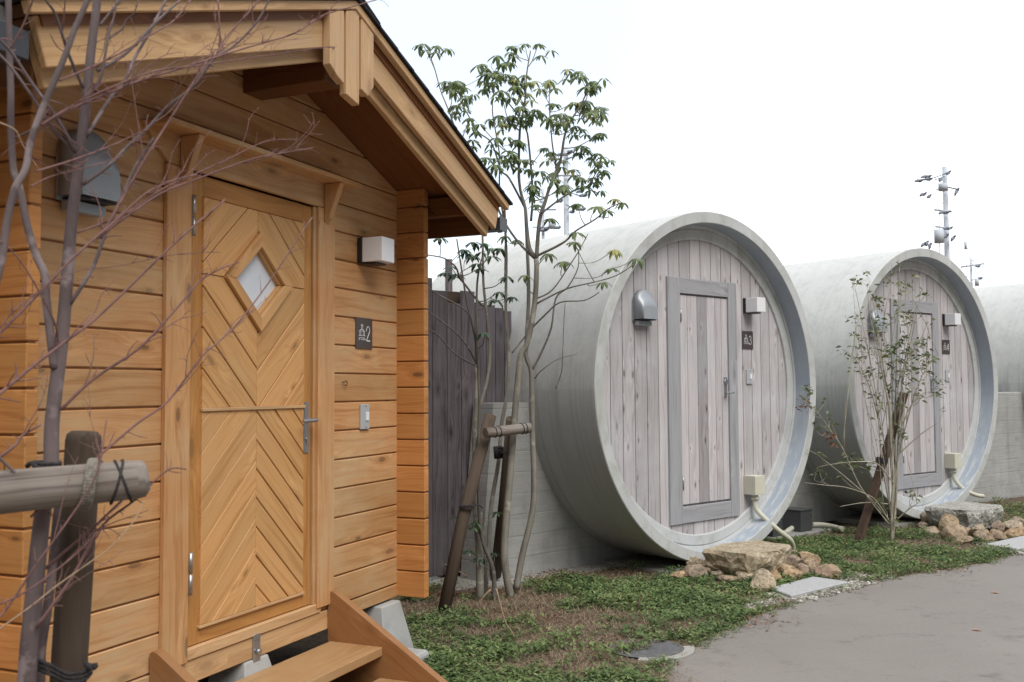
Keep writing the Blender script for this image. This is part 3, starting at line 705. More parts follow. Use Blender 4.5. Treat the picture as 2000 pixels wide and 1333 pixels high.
def strokes(mb, pls, x, z, s, t, y):
    for pl in pls:
        for (a, b), (c, d) in zip(pl[:-1], pl[1:]):
            p, q = Vector((x + a * s, z + b * s)), Vector((x + c * s, z + d * s)); v = (q - p)
            if v.length < 1e-6: continue
            v.normalize(); n = Vector((-v.y, v.x)) * t / 2; p = p - v * t * .4; q = q + v * t * .4
            mb.prism([tuple(p - n), tuple(q - n), tuple(q + n), tuple(p + n)], y - .0008, y, r=.5)
def arc(cx, cz, rx, rz, a0, a1, n=10): return [(cx + rx * cos(radians(a0 + (a1 - a0) * i / n)), cz + rz * sin(radians(a0 + (a1 - a0) * i / n))) for i in range(n + 1)]
DIG = {'2': [arc(.2, .72, .2, .26, 185, -20, 12) + [(.06, .12), (.02, 0), (.42, 0)]],
       '3': [arc(.2, .76, .18, .22, 160, -90, 12) + arc(.18, .27, .22, .27, 90, -160, 12)],
       '4': [[(.34, 0), (.34, .98), (.0, .26), (.45, .26)]]}
def sign(T, num, label):
    e = empty('room_sign', T); tag(e, label, 'sign', 'room number signs')
    mb = MB(); mb.box(0, .150, -.006, -.0005, 0, .150); mb.build('plate', SIGNM, e, T, .0006)
    mb = MB(); tz = [[(0, .9), (.9, .9)], [(.45, .9), (.45, 1.12)], [(.25, .9), (.25, .1)], [(.65, .9), (.65, .1)], [(-.02, .05), (.92, .05)]]
    y = -.0064
    for (x, z) in ((.0405, .0915), (.0245, .0625), (.0570, .0625)): strokes(mb, tz, x, z, .0265, .0025, y)
    mb.build('emblem', SIGNW, e, T)
    mb = MB(); strokes(mb, DIG[num], .094, .040, .072, .0052, y); mb.build('number', SIGNW, e, T)
    c = bpy.data.curves.new('text', 'FONT'); c.body = 'とてさん'; c.size = .0165; c.extrude = .0003; c.offset = .0004
    o = bpy.data.objects.new('tmp', c); COL.objects.link(o); bpy.context.view_layer.update()
    me = bpy.data.meshes.new_from_object(o.evaluated_get(bpy.context.evaluated_depsgraph_get())); bpy.data.objects.remove(o)
    me.name = 'lettering'; me.materials.clear(); me.materials.append(SIGNW)
    o = bpy.data.objects.new('lettering', me); COL.objects.link(o)
    place(o, e, T @ Matrix.Translation((.0205, -.0068, .043)) @ Matrix.Rotation(pi / 2, 4, 'X'))
sign(MC @ Matrix.Translation((-.400, 0, 1.580)), '2', 'dark square sign reading 2 on the log cabin wall')
def switch(T, label):
    e = empty('wall_switch', T); tag(e, label, 'switch', 'wall switches')
    mb = MB(); mb.box(0, .078, -.012, -.0005, 0, .122); mb.build('plate', GPLAST, e, T, .002)
    mb = MB(); mb.box(.040, .066, -.017, -.012, .042, .084); mb.build('button', SHADE, e, T, .001)
    for z in (.010, .112):
        mb = MB(); mb.tube([(.042, -.0115, z), (.042, -.014, z)], .003, 8, sub=1); mb.build('screw', DARKM, e, T)
switch(MC @ Matrix.Translation((-.362, 0, 1.185)), 'grey switch plate on the log cabin wall below the number 2 sign')
hk = MB(); hk.tube([MC @ Vector(p) for p in ((-.512, -.001, 1.415), (-.512, -.012, 1.415), (-.500, -.014, 1.421), (-.491, -.014, 1.413), (-.493, -.014, 1.401), (-.501, -.014, 1.398), (-.507, -.014, 1.401))], .0022, 6)
tag(hk.build('screw_hook', DARKM), 'small dark screw hook in the log cabin wall', 'hook')

# steps
st = empty('wooden_steps', MC @ Matrix.Translation((-1.17, -.3, 0))); tag(st, 'brown wooden steps leading up to the log cabin door', 'steps')
for x0 in (-1.745, -.640):
    mb = MB(); b = len(mb.v); prof = [(-.008, .02), (-.008, .452), (-.022, .462), (-.042, .458), (-.70, .045), (-.70, .006), (-.06, .006)]
    for xx in (x0, x0 + .042): mb.v += [(xx, y, z) for y, z in prof]
    n = len(prof); ca, sa = cos(.56), sin(.56)
    U = lambda i: (mb.v[i][1] * ca + mb.v[i][2] * sa, -mb.v[i][1] * sa + mb.v[i][2] * ca)
    mb.face([b + i for i in range(n)], [U(b + i) for i in range(n)], .5); mb.face([b + n + i for i in range(n)][::-1], [U(b + n + i) for i in range(n)][::-1], .5)
    for i in range(n):
        j = (i + 1) % n; a_, c_ = U(b + i), U(b + j); mb.face([b + j, b + i, b + n + i, b + n + j], [c_, a_, (a_[0], a_[1] + .04), (c_[0], c_[1] + .04)], .6)
    mb.build('stringer', STEPW, st, MC, .002)
for y, z in ((-.298, .236), (-.56, .10)):
    mb = MB(); mb.box(-1.703, -.640, y, y + .275, z - .040, z, 'x', r=.7); mb.build('tread', TREADW, st, MC, .003)
def pier(x, y, b0, b1, h, label, dz=0):
    T = MC @ Matrix.Translation((x, y, 0)); mb = MB()
    mb.v = [(-b0, -b0, 0), (b0, -b0, 0), (b0, b0, 0), (-b0, b0, 0), (-b0, -b0, .04), (b0, -b0, .04), (b0, b0, .04), (-b0, b0, .04),
            (-b1, -b1, h), (b1, -b1, h), (b1, b1, h), (-b1, b1, h)]
    for F in ((3, 2, 1, 0), (0, 1, 5, 4), (1, 2, 6, 5), (2, 3, 7, 6), (3, 0, 4, 7), (4, 5, 9, 8), (5, 6, 10, 9), (6, 7, 11, 10), (7, 4, 8, 11), (8, 9, 10, 11)): mb.face(F)
    return tag(mb.build('concrete_pier', PIERC, None, T, .006, 2), label, 'pier', 'concrete piers under the log cabin')
pier(-1.15, .065, .135, .075, .285, 'grey concrete pier under the sill bracket below the cabin door')
pier(-.115, .055, .145, .09, .298, 'pale tapered concrete pier beneath the right corner of the log cabin')
pier(-.45, 1.0, .14, .08, .30, 'shaded grey concrete pier set back under the cabin floor')
mb = MB(); mb.box(-1.05, -.72, -.42, -.12, .004, .05); tag(CB(mb, 'concrete_block', PIERC, None, .006), 'flat grey concrete block on the ground under the steps', 'block')
bc = MC.inverted() @ gnd(812, 1306); mb = MB(); mb.box(bc.x - .06, bc.x + .06, bc.y - .05, bc.y + .10, .0, .085); tag(mb.build('concrete_block', PIERC, None, MC, .02, 2), 'small white concrete block in the weeds right of the steps', 'block')
mb = MB(); mb.tube([(-.42, .5, .20), (-.22, .35, .215), (-.10, .30, .215)], .035, 12); tag(mb.build('drain_pipe', PIERC, None, MC), 'pale grey drain pipe running under the log cabin floor', 'pipe')

# ------------------------------------------------------------------ concrete pipe lodges
CZ = 1.39; RO, RI, RW = 1.36, 1.27, 1.158
def pipe_lodge(T, label, front=True):
    e = empty('pipe_lodge', T); tag(e, label, 'pipe cabin', 'concrete pipe cabins')
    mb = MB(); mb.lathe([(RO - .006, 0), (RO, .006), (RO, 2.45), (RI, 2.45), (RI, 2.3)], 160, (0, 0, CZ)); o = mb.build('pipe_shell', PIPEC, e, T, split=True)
    mb = MB(); mb.lathe([(RI + .0, .004), (RI + .004, .0005), (RO - .006, .0)], 160, (0, 0, CZ), smooth=False); mb.build('rim', RIMC, e, T)
    mb = MB(); mb.lathe([(RI, .15), (RI, .004)], 160, (0, 0, CZ)); mb.build('liner', BORE, e, T, split=True)
    mb = MB(); mb.lathe([(RW, .22), (RW, .156), (RW + .006, .150), (1.235, .150), (1.238, .158), (1.246, .158), (1.249, .148), (RI, .146)], 160, (0, 0, CZ)); mb.build('inner_ring', RIMC, e, T, split=True)
    # saddle
    mb = MB(); R_ = RO - .004
    def half(sg):
        a = [(sg * 1.82, .0), (sg * 1.69, 1.275), (sg * 1.352, 1.275)]
        n = 22; a0 = math.asin((1.275 - CZ) / R_)
        for i in range(n + 1):
            t = a0 + (-pi / 2 + .12 - a0) * i / n; a.append((sg * R_ * cos(t), CZ + R_ * sin(t)))
        a.append((sg * .16, .0)); return a
    for sg in (-1, 1): mb.prism(half(sg), .70, .93)
    mb.build('saddle', SADC, e, T, .008, 2)
    mb = MB(); mb.box(-.6, .6, .05, 2.4, -.02, .028); mb.build('footing', PADC, e, T)
    if not front: return e
    # timber front
    mb = MB(); seams = [-1.16, -1.03, -.90, -.77, -.635, -.505, -.378, -.248, -.118, .010, .142, .272, .406, .543, .672, .80, .925, 1.05, 1.16]
    DX0, DX1, DZ0, DZ1 = -.408, .452, .335, 2.233
    def disc(a, b, za, zb):
        """part of the board between x=a..b that lies in the circle, from za to zb"""
        xs = [a + (b - a) * i / 6 for i in range(7)]; R2 = RW + .004
        top = [(x, min(zb, CZ + sqrt(max(0, R2 * R2 - x * x)))) for x in xs]; bot = [(x, max(za, CZ - sqrt(max(0, R2 * R2 - x * x)))) for x in xs]
        top = [(x, z) for x, z in top if z > za]; bot = [(x, z) for x, z in bot if z < zb]
        return bot + top[::-1]
    for a, b in zip(seams[:-1], seams[1:]):
        r = RND.random(); a_, b_ = a + .0034, b - .0034
        if b <= DX0 or a >= DX1: rng = [(a_, b_, -1, 5)]
        else:
            rng = [(a_, b_, -1, DZ0), (a_, b_, DZ1, 5)]
            if a < DX0 < b: rng.append((a_, DX0, DZ0, DZ1))
            if a < DX1 < b: rng.append((DX1, b_, DZ0, DZ1))
        for A in rng:
            p = disc(*A)
            if len(p) > 2: mb.prism(p, .170, .190, pi / 2, r)
    mb.prism([((RW + .003) * cos(2 * pi * i / 64), CZ + (RW + .003) * sin(2 * pi * i / 64)) for i in range(64)], .189, .215, pi / 2, .02)
    mb.build('plank_wall', GREYW, e, T, .002)
    mb = MB(); y0, y1 = .152, .188
    mb.box(DX0, -.262, y0, y1, DZ0, DZ1, 'z', r=.55); mb.box(.342, .452, y0, y1, DZ0, DZ1, 'z', r=.45)
    mb.box(-.262, .342, y0 + .001, y1, 2.112, DZ1 - .002, 'x', r=.3); mb.box(-.262, .342, y0 + .001, y1, DZ0 + .002, .462, 'x', r=.4)
    d = mb.build('door', GREYF, e, T, .002)
    mb = MB(); xs = [-.262, -.165, -.042, .078, .182, .262, .342]
    for i, (a, b) in enumerate(zip(xs[:-1], xs[1:])): mb.box(a + .002, b - .002, .166, .190, .478, 2.098, 'z', r=(.85, .7, .12, .8, .6, .75)[i])
    mb.build('door_boards', GREYD, d, T, .002)
    for z in (1.942, .645):
        mb = MB(); mb.box(-.262, -.238, .158, .166, z - .052, z + .052); mb.tube([(-.250, .157, z - .052), (-.250, .157, z + .052)], .006, 8, sub=1); mb.build('hinge', STEEL, d, T)
    mb = MB(); mb.tube([(.30, .168, 1.425), (.30, .148, 1.425)], .021, 16, sub=1); mb.box(.283, .317, .158, .168, 1.30, 1.46)
    mb.tube([(.30, .16, 1.335), (.30, .118, 1.335), (.305, .11, 1.335), (.335, .108, 1.335)], .0075, 10); mb.tube([(.30, .118, 1.335), (.255, .112, 1.335)], .0075, 10, sub=1)
    mb.build('door_handle', STEEL, d, T)
    return e
pipe_lodge(MP3, 'nearest grey concrete pipe cabin with a round timber front, next to the log cabin')
pipe_lodge(MP4, 'second concrete pipe cabin with a round timber front, behind the leafy shrub')
pipe_lodge(MP5, 'farthest concrete pipe cabin, cut off by the right edge of the photo')
mb = MB(); mb.box(1.45, 3.30, .62, .86, -.02, 1.276); tag(mb.build('retaining_wall', SADC, None, MP4, .008, 2), 'board marked concrete wall right of the second pipe cabin, at the photo edge', 'wall')
for T, n, where in ((MP3, '3', 'nearest pipe cabin'), (MP4, '4', 'second pipe cabin')):
    hood('vent_hood', T @ Matrix.Translation((-.70, .17, 1.875)), 'grey vent hood on the timber front of the ' + where, 'vent hoods', .19, .225, .105)
    lamp(T @ Matrix.Translation((.56, .17, 2.005)), 'white box wall lamp on the timber front of the ' + where)
    sign(T @ Matrix.Translation((.537, .17, 1.695)), n, 'small brown sign with room number on the ' + where)
    switch(T @ Matrix.Translation((.585, .17, 1.405)), 'grey switch plate on the timber front of the ' + where)
    e = empty('junction_box', T @ Matrix.Translation((.60, .1, .5))); tag(e, 'ivory junction box with a curved conduit on the ' + where, 'junction box', 'ivory junction boxes')
    mb = MB(); mb.box(.53, .665, .055, .169, .50, .655); mb.build('box', PLAST, e, T, .004, 2)
    mb = MB()
    mb.tube([(.598, .11, .50), (.598, .11, .468)], .026, 14, sub=1); mb.tube([(.598, .11, .480), (.598, .11, .455)], .033, 14, sub=1)
    if n == '3': cp = [(.598, .11, .46), (.60, .10, .38), (.64, .04, .30), (.74, -.02, .20), (.86, -.04, .12), (.93, -.02, .05), (.94, 0, -.03)]
    else: cp = [(.598, .11, .46), (.60, .10, .38), (.66, .04, .28), (.78, -.02, .22), (.90, -.03, .20), (.98, .02, .19)]
    mb.tube(cp, .021, 14); mb.build('conduit', PLAST, e, T)

# electric cabinets between the pipes
def cabinet(T, w_, d_, h_, label):
    e = empty('electric_cabinet', T); tag(e, label, 'cabinet', 'dark electric cabinets between the pipes')
    mb = MB(); mb.box(0, w_, 0, d_, .035, h_ - .012); mb.build('body', CABM, e, T, .003)
    mb = MB(); mb.box(-.006, w_ + .006, -.008, d_ + .006, h_ - .011, h_); mb.build('lid', CABM, e, T, .003)
    mb = MB(); mb.box(w_ * .72, w_ * .9, -.004, -.0005, h_ - .04, h_ - .03); mb.build('latch', STEEL, e, T)
cabinet(MP3 @ Matrix.Translation((1.80, .47, 0)), .19, .22, .235, 'dark grey electric cabinet with a lid, standing clear of the nearest pipe')
cabinet(MP3 @ Matrix.Translation((1.36, .47, 0)), .15, .20, .20, 'dark grey electric cabinet half hidden by the rim of the nearest pipe')
mb = MB(); mb.box(1.30, 2.45, .40, .76, -.02, .032); tag(mb.build('concrete_pad', PADC, None, MP3, .006), 'low concrete pad under the electric cabinets', 'pad')
mb = MB(); mb.tube([at(1521, 1056, 9.05), at(1526, 1050, 9.1), at(1538, 1038, 9.15), at(1554, 1028, 9.2)], .024, 12); mb.tube([at(1550, 1031, 9.18), at(1556, 1027, 9.2)], .032, 12, sub=1)
tag(mb.build('conduit', PLAST), 'short ivory conduit bending between the two electric cabinets', 'conduit')
mb = MB(); mb.tube([at(1586, 1025, 9.36), at(1604, 1025, 9.4), at(1624, 1028, 9.35), at(1645, 1034, 9.2)], .022, 12)
tag(mb.build('conduit', PLAST), 'ivory conduit running from the cabinet into the grass', 'conduit')
mb = MB(); mb.box(-1.86, -.20, .50, .70, -.02, .012); mb.box(-2.1, -1.7, .6, 1.1, -.02, .02); tag(mb.build('concrete_strip', PADC, None, MP3, .004), 'pale concrete strip along the foot of the board marked wall', 'kerb')

# ------------------------------------------------------------------ fence behind
fe = MB(); fy = .955
def fpx(x, y):
    p = MP3.inverted() @ Vector((0, 0, H)); d = (MP3.inverted().to_3x3() @ ray(x, y)); t = (fy - p.y) / d.y; q = p + d * t; return q.x, q.z
xs = [fpx(x, 700)[0] for x in (800, 845, 874, 901, 928, 950, 968, 985, 1000)]
tops = [fpx(838, 543)[1], fpx(860, 568)[1], fpx(888, 593)[1], fpx(914, 569)[1], fpx(940, 592)[1], fpx(958, 596)[1], fpx(976, 602)[1], fpx(992, 608)[1]]
for i in range(len(tops)):
    x0, x1, zt = xs[i] + .002, xs[i + 1] - .002, tops[i]
    n = 8; poly = [(x0, .05), (x1, .05)]
    def lim(x, z):      # scribed to the pipe barrel
        return abs(x) >= 1.366 or abs(z - CZ) >= sqrt(max(0, 1.366 ** 2 - x * x))
    right = []
    zs = [.05 + (zt - .05) * k / 40 for k in range(41)]
    R_ = RO + .006
    edge_ = []
    for z in zs:
        lim_x = -sqrt(max(0, R_ * R_ - (z - CZ) ** 2)) if abs(z - CZ) < R_ else 0
        edge_.append((min(x1, lim_x), z))
    if edge_[20][0] < x0:        # board interrupted by the barrel: keep the top piece only
        top_ = [(x, z) for x, z in edge_ if z > CZ and x > x0 + .001]
        if len(top_) < 2: continue
        poly = [(x0, top_[0][1])] + top_ + [(x0, zt)]
    else: poly = [(x0, .05)] + edge_ + [(x0, zt)]
    fe.prism(poly, fy, fy + .018, pi / 2)
x = xs[0]
for i in range(10): fe.box(x - .14 * (i + 1) + .002, x - .14 * i - .002, fy, fy + .018, .05, tops[0], 'z')
fo = empty('board_fence', MP3 @ Matrix.Translation((-1.9, fy, 0))); tag(fo, 'dark stained vertical board fence with stepped tops, right of the log cabin', 'fence')
fe.build('boards', FENCEW, fo, MP3, .0015)
mb = MB(); mb.box(-3.2, -1.45, fy + .02, fy + .055, 1.75, 1.82); mb.box(-3.2, -1.6, fy + .02, fy + .055, .4, .47); mb.build('rail', FENCEW, fo, MP3)
mb = MB(); mb.box(-1.92, -1.70, fy + .06, fy + .3, 0, 2.10); tag(mb.build('fence_post', STAKEW, None, MP3, .004), 'dark post top showing behind the board fence near the cabin', 'post')
mb = MB(); mb.tube([MP3 @ Vector((-1.60, 1.35, 0)), MP3 @ Vector((-1.60, 1.35, 2.39))], .029, 16, sub=1); tag(mb.build('steel_pipe', PIPEBR), 'thin brown steel pipe rising behind the board fence', 'pipe')

# ------------------------------------------------------------------ rocks, slabs, pavers, gravel
def rock(P, sx, sy, sz, rot, mat, name='cobble', seed=0, sub=4, rough=.13, flat=True):
    bm = bmesh.new(); bmesh.ops.create_icosphere(bm, subdivisions=sub, radius=1)
    rr = random.Random(seed); planes = []
    for _ in range(9):
        v = Vector((rr.gauss(0, 1), rr.gauss(0, 1), rr.gauss(0, 1))).normalized(); planes.append((v, rr.uniform(.55, .88)))
    for v in bm.verts:
        p = v.co.copy()
        for n_, d in planes:
            e = p.dot(n_) - d
            if e > 0: p -= n_ * e * .93
        p *= 1 + (noise.noise(p * 1.6 + Vector((seed * 3.1, 0, 0))) * rough) + noise.noise(p * 5 + Vector((0, seed, 0))) * rough * .35 + noise.noise(p * 14 + Vector((0, seed, 5))) * rough * .16
        v.co = Vector((p.x * sx, p.y * sy, p.z * sz))
    me = bpy.data.meshes.new(name); bm.to_mesh(me); bm.free(); me.materials.append(mat)
    for p in me.polygons: p.use_smooth = True
    o = bpy.data.objects.new(name, me); COL.objects.link(o); o.location = P; o.rotation_euler = rot
    es = o.modifiers.new('split', 'EDGE_SPLIT'); es.split_angle = radians(17); return o
pile1 = [(385, 300, 140, 92, 1), (230, 440, 150, 85, 0), (385, 405, 190, 145, 0), (560, 330, 170, 120, 1), (680, 330, 105, 140, 1), (510, 395, 140, 110, 0), (605, 430, 105, 85, 0), (720, 470, 165, 95, 0),
         (800, 375, 200, 150, 0), (875, 440, 145, 115, 0), (1035, 505, 225, 205, 0), (1180, 455, 110, 120, 0), (1325, 430, 185, 115, 0), (1265, 365, 135, 105, 1), (1350, 300, 175, 120, 1), (1425, 395, 120, 145, 0),
         (1520, 368, 122, 135, 0), (1490, 268, 180, 115, 1), (1680, 402, 200, 140, 0), (1362, 218, 110, 65, 0)]
desc1 = ['round tan cobble at the left top, touching the pipe rim', 'low tan cobble half sunk in weeds at the far left', 'broad brown cobble on the lower left', 'brownish grey cobble against the left of the step slab', 'upright tan and white cobble leaning on the slab', 'dull brown cobble low between the two left cobbles', 'small round brown cobble in the lower left row', 'flat cream cobble in the weeds, lower row', 'long slanting purple brown cobble under the slab front', 'rounded tan cobble left of the biggest one', 'biggest cobble, half tan half dark brown, beside the paver', 'tan cobble behind the corner of the granite paver', 'purple brown cobble along the edge of the granite paver', 'wedge shaped tan cobble under the dark one on the right', 'dark purple cobble against the right end of the slab', 'pale split cobble with a white face, right row', 'smooth round ochre cobble on the right', 'pinkish brown cobble on top at the right', 'angular brown cobble alone at the far right of the paver', 'small brown cobble behind the right end of the slab']
k = 0
def place_cobble(px, py, wx, hy, lev, seed, desc, pile):
    b = gnd(px, py + hy / 2, 0.0 if not lev else .07)
    if lev == 1: b = gnd(px, py + hy / 2 + 12, 0.0)
    Y = b.y + .03; P = at(px, py, Y + .03); sc = Y / F_PX
    rr = random.Random(seed * 13 + 5)
    o = rock(P, wx * sc * .69, wx * sc * .60, hy * sc * .70, (rr.uniform(-.3, .3), rr.uniform(-.3, .3), rr.uniform(-.5, .5)), ROCK, 'cobble', seed)
    zmin = min(v.co.z for v in o.data.vertices)
    tag(o, desc, 'stone', pile)
for i, (zx, zy, zw, zh, lev) in enumerate(pile1):
    place_cobble(1280 + zx / 5, 1040 + zy / 5, zw / 5, zh / 5, lev, i + 1, desc1[i] + ', tan step', 'cobbles round the tan step slab')
pile2 = [(260, 390, 190, 180, 1), (180, 560, 190, 150, 0), (400, 500, 240, 200, 0), (370, 640, 280, 130, 0), (660, 480, 270, 250, 1), (760, 670, 320, 270, 0), (990, 510, 240, 140, 1), (1010, 680, 240, 190, 0), (1190, 600, 260, 180, 1), (1220, 740, 190, 200, 0),
         (920, 800, 280, 120, 0), (1540, 550, 190, 190, 1), (1400, 770, 130, 130, 0), (1540, 720, 310, 190, 0), (1790, 680, 300, 170, 0), (1780, 530, 280, 130, 1), (1880, 430, 230, 120, 1), (1970, 630, 160, 180, 0), (1330, 700, 110, 160, 0)]
desc2 = ['brown cobble touching the pipe rim at the left', 'dark tan cobble low at the far left', 'large tan cobble against the left of the slab', 'long low brown cobble in the left lower row', 'pale ochre round cobble in front of the slab', 'large brown purple cobble in the front row', 'flat brown cobble tucked under the slab', 'cream brown cobble right of the purple one', 'square ochre cobble below the slab middle', 'tall tan cobble in the front row', 'flat pinkish cobble lying in the weeds in front', 'bright ochre round cobble under the slab corner', 'small pale cobble in the front row', 'dark grey brown cobble in the front row', 'brown oval cobble at the right front', 'flat tan cobble on the right', 'rounded pink tan cobble at the right top', 'pale cobble at the right photo edge', 'small grey cobble wedged below the slab corner']
for i, (zx, zy, zw, zh, lev) in enumerate(pile2):
    place_cobble(1780 + zx / 9.09, 970 + zy / 9.09, zw / 9.09, zh / 9.09, lev, i + 40, desc2[i] + ', grey step', 'cobbles round the grey step slab')
def slab(name, M, tp, h0, h1, mat, label, seed):
    """rough hewn block: top polygon (local xy), from h0 up to h1"""
    bm = bmesh.new(); n = len(tp); c = Vector((sum(p[0] for p in tp) / n, sum(p[1] for p in tp) / n))
    rings = [(h0, .84), (h0 + (h1 - h0) * .35, .96), (h1 - .03, 1.02), (h1, .985)]
    per = []
    for i in range(n):
        a, b = Vector(tp[i]), Vector(tp[(i + 1) % n]); m_ = max(2, int((b - a).length / .05))
        for k in range(m_): per.append(a + (b - a) * k / m_)
    vs = [[bm.verts.new((c.x + (p.x - c.x) * k, c.y + (p.y - c.y) * k, z)) for p in per] for z, k in rings]
    for r in range(len(rings) - 1):
        for i in range(len(per)): j = (i + 1) % len(per); bm.faces.new((vs[r][i], vs[r][j], vs[r + 1][j], vs[r + 1][i]))
    bm.faces.new(vs[-1]); bm.faces.new(vs[0][::-1])
    bmesh.ops.triangulate(bm, faces=[f for f in bm.faces if len(f.verts) > 4]); bmesh.ops.subdivide_edges(bm, edges=[e for e in bm.edges if e.calc_length() > .06], cuts=1, use_grid_fill=True)
    bmesh.ops.triangulate(bm, faces=bm.faces[:]); bmesh.ops.subdivide_edges(bm, edges=[e for e in bm.edges if e.calc_length() > .05], cuts=1)
    bmesh.ops.triangulate(bm, faces=bm.faces[:])
    bmesh.ops.recalc_face_normals(bm, faces=bm.faces[:])
    for v in bm.verts:
        p = v.co; q_ = p * 9 + Vector((seed, 0, 0)); a = .034 if p.z < h1 - .012 else .007
        v.co = p + Vector((noise.noise(q_), noise.noise(q_ + Vector((9, 0, 0))), noise.noise(q_ + Vector((0, 9, 0))) * .6)) * a + Vector((noise.noise(q_ * 3), noise.noise(q_ * 3 + Vector((4, 0, 0))), 0)) * a * .45
    me = bpy.data.meshes.new(name); bm.to_mesh(me); bm.free(); me.materials.append(mat)
    o = bpy.data.objects.new(name, me); COL.objects.link(o); o.matrix_world = M; return tag(o, label, 'stone slab', 'step slabs of natural stone')
slab('stone_step', MP3, [(-.44, -.18), (-.10, -.12), (.20, -.20), (.17, -.50), (-.12, -.60), (-.40, -.52)], .03, .205, SLAB1, 'tan rough stone slab serving as a step at the nearest pipe cabin', 3)
slab('stone_step', MP4, [(-.50, -.20), (.16, -.14), (.17, -.60), (-.10, -.72), (-.50, -.62)], .03, .215, SLAB2, 'pale grey rough stone slab serving as a step at the second pipe cabin', 8)
def paver(pts, label):
    mb = MB(); b = [gnd(x, y, .035) for x, y in pts]; n = len(b)
    mb.v = [(p.x, p.y, .035) for p in b] + [(p.x, p.y, -.01) for p in b]
    mb.face(range(n)); 
    for i in range(n): j = (i + 1) % n; mb.face([j, i, n + i, n + j])
    o = mb.build('granite_paver', GRANI); bm = bmesh.new(); bm.from_mesh(o.data); bmesh.ops.recalc_face_normals(bm, faces=bm.faces[:]); bm.to_mesh(o.data); bm.free()
    bv = o.modifiers.new('b', 'BEVEL'); bv.width = .006; tag(o, label, 'paver', 'speckled white granite pavers'); return b
pv1 = paver([(1504, 1148), (1545, 1163), (1656, 1136), (1588, 1126)], 'speckled white granite paver in gravel before the tan step slab')
pv2 = paver([(1926, 1062), (1985, 1072), (2070, 1058), (2000, 1046)], 'white granite paver before the grey step slab at the photo edge')
def pebbles(cs, name, label, n, seed):
    rr = random.Random(seed); base = bmesh.new(); bmesh.ops.create_icosphere(base, subdivisions=1, radius=1)
    bv = [v.co.copy() for v in base.verts]; bf = [[v.index for v in f.verts] for f in base.faces]; base.free(); mb = MB()
    for _ in range(n):
        a, b_, t = cs[rr.randrange(len(cs))]
        p = a.lerp(b_, rr.random()) + Vector((rr.gauss(0, t), rr.gauss(0, t), 0)); s_ = rr.uniform(.006, .016)
        R_ = Matrix.Rotation(rr.uniform(0, 6.28), 3, 'Z'); b0 = len(mb.v); sc = Vector((s_ * rr.uniform(.8, 1.4), s_, s_ * rr.uniform(.5, .8)))
        for v in bv: q_ = R_ @ Vector((v.x * sc.x, v.y * sc.y, v.z * sc.z)); mb.v.append((p.x + q_.x, p.y + q_.y, s_ * .3 + q_.z + .004))
        r = rr.random()
        for f in bf: mb.face([b0 + i for i in f], None, r, 0, True)
    s = M_(name); c = s.ramp(s.attr('rnd'), [(0.0, (.10, .09, .075)), (.3, (.17, .15, .12)), (.7, (.27, .25, .21)), (.93, (.5, .48, .44))]); s.col(c, .8)
    return tag(mb.build('gravel', s.m), label, 'gravel', kind='stuff')
G = lambda x, y: gnd(x, y)
pebbles([(G(1500, 1155), G(1545, 1172), .035), (G(1545, 1170), G(1670, 1140), .035), (G(1655, 1136), G(1640, 1118), .05), (G(1495, 1140), G(1510, 1165), .03), (G(1460, 1190), G(1530, 1172), .03), (G(1640, 1125), G(1720, 1128), .05), (G(1545, 1178), G(1700, 1138), .03)], 'gravel_stones', 'pale gravel round the granite paver near the path', 5200, 5)
pebbles([(G(1915, 1062), G(2000, 1085), .05), (G(1900, 1055), G(1940, 1070), .04)], 'gravel_stones_far', 'pale gravel round the far granite paver', 900, 6)
# manhole: iron cover in a concrete ring
mc = gnd(1283, 1283); ra = .245
cA, cB = gnd(1356, 1266), gnd(1240, 1303)
mcen = gnd(1262, 1269); ra = .252
e = empty('manhole_cover', Matrix.Translation(mcen)); tag(e, 'iron manhole cover in a pale concrete ring at the edge of the path', 'manhole cover')
aB, aA = atan2(cB.y - mcen.y, cB.x - mcen.x), atan2(cA.y - mcen.y, cA.x - mcen.x)
mb = MB(); mb.lathe([(ra, -.01), (ra, .012), (ra - .055, .012), (ra - .055, .006)], 40, (0, 0, 0), 'z', a0=aB, a1=aA); mb.build('ring', PADC, e, Matrix.Translation(mcen), split=True)
mb = MB(); mb.lathe([(.0005, .008), (ra - .056, .008)], 48, (0, 0, 0), 'z', smooth=False); mb.build('lid', IRON, e, Matrix.Translation(mcen))

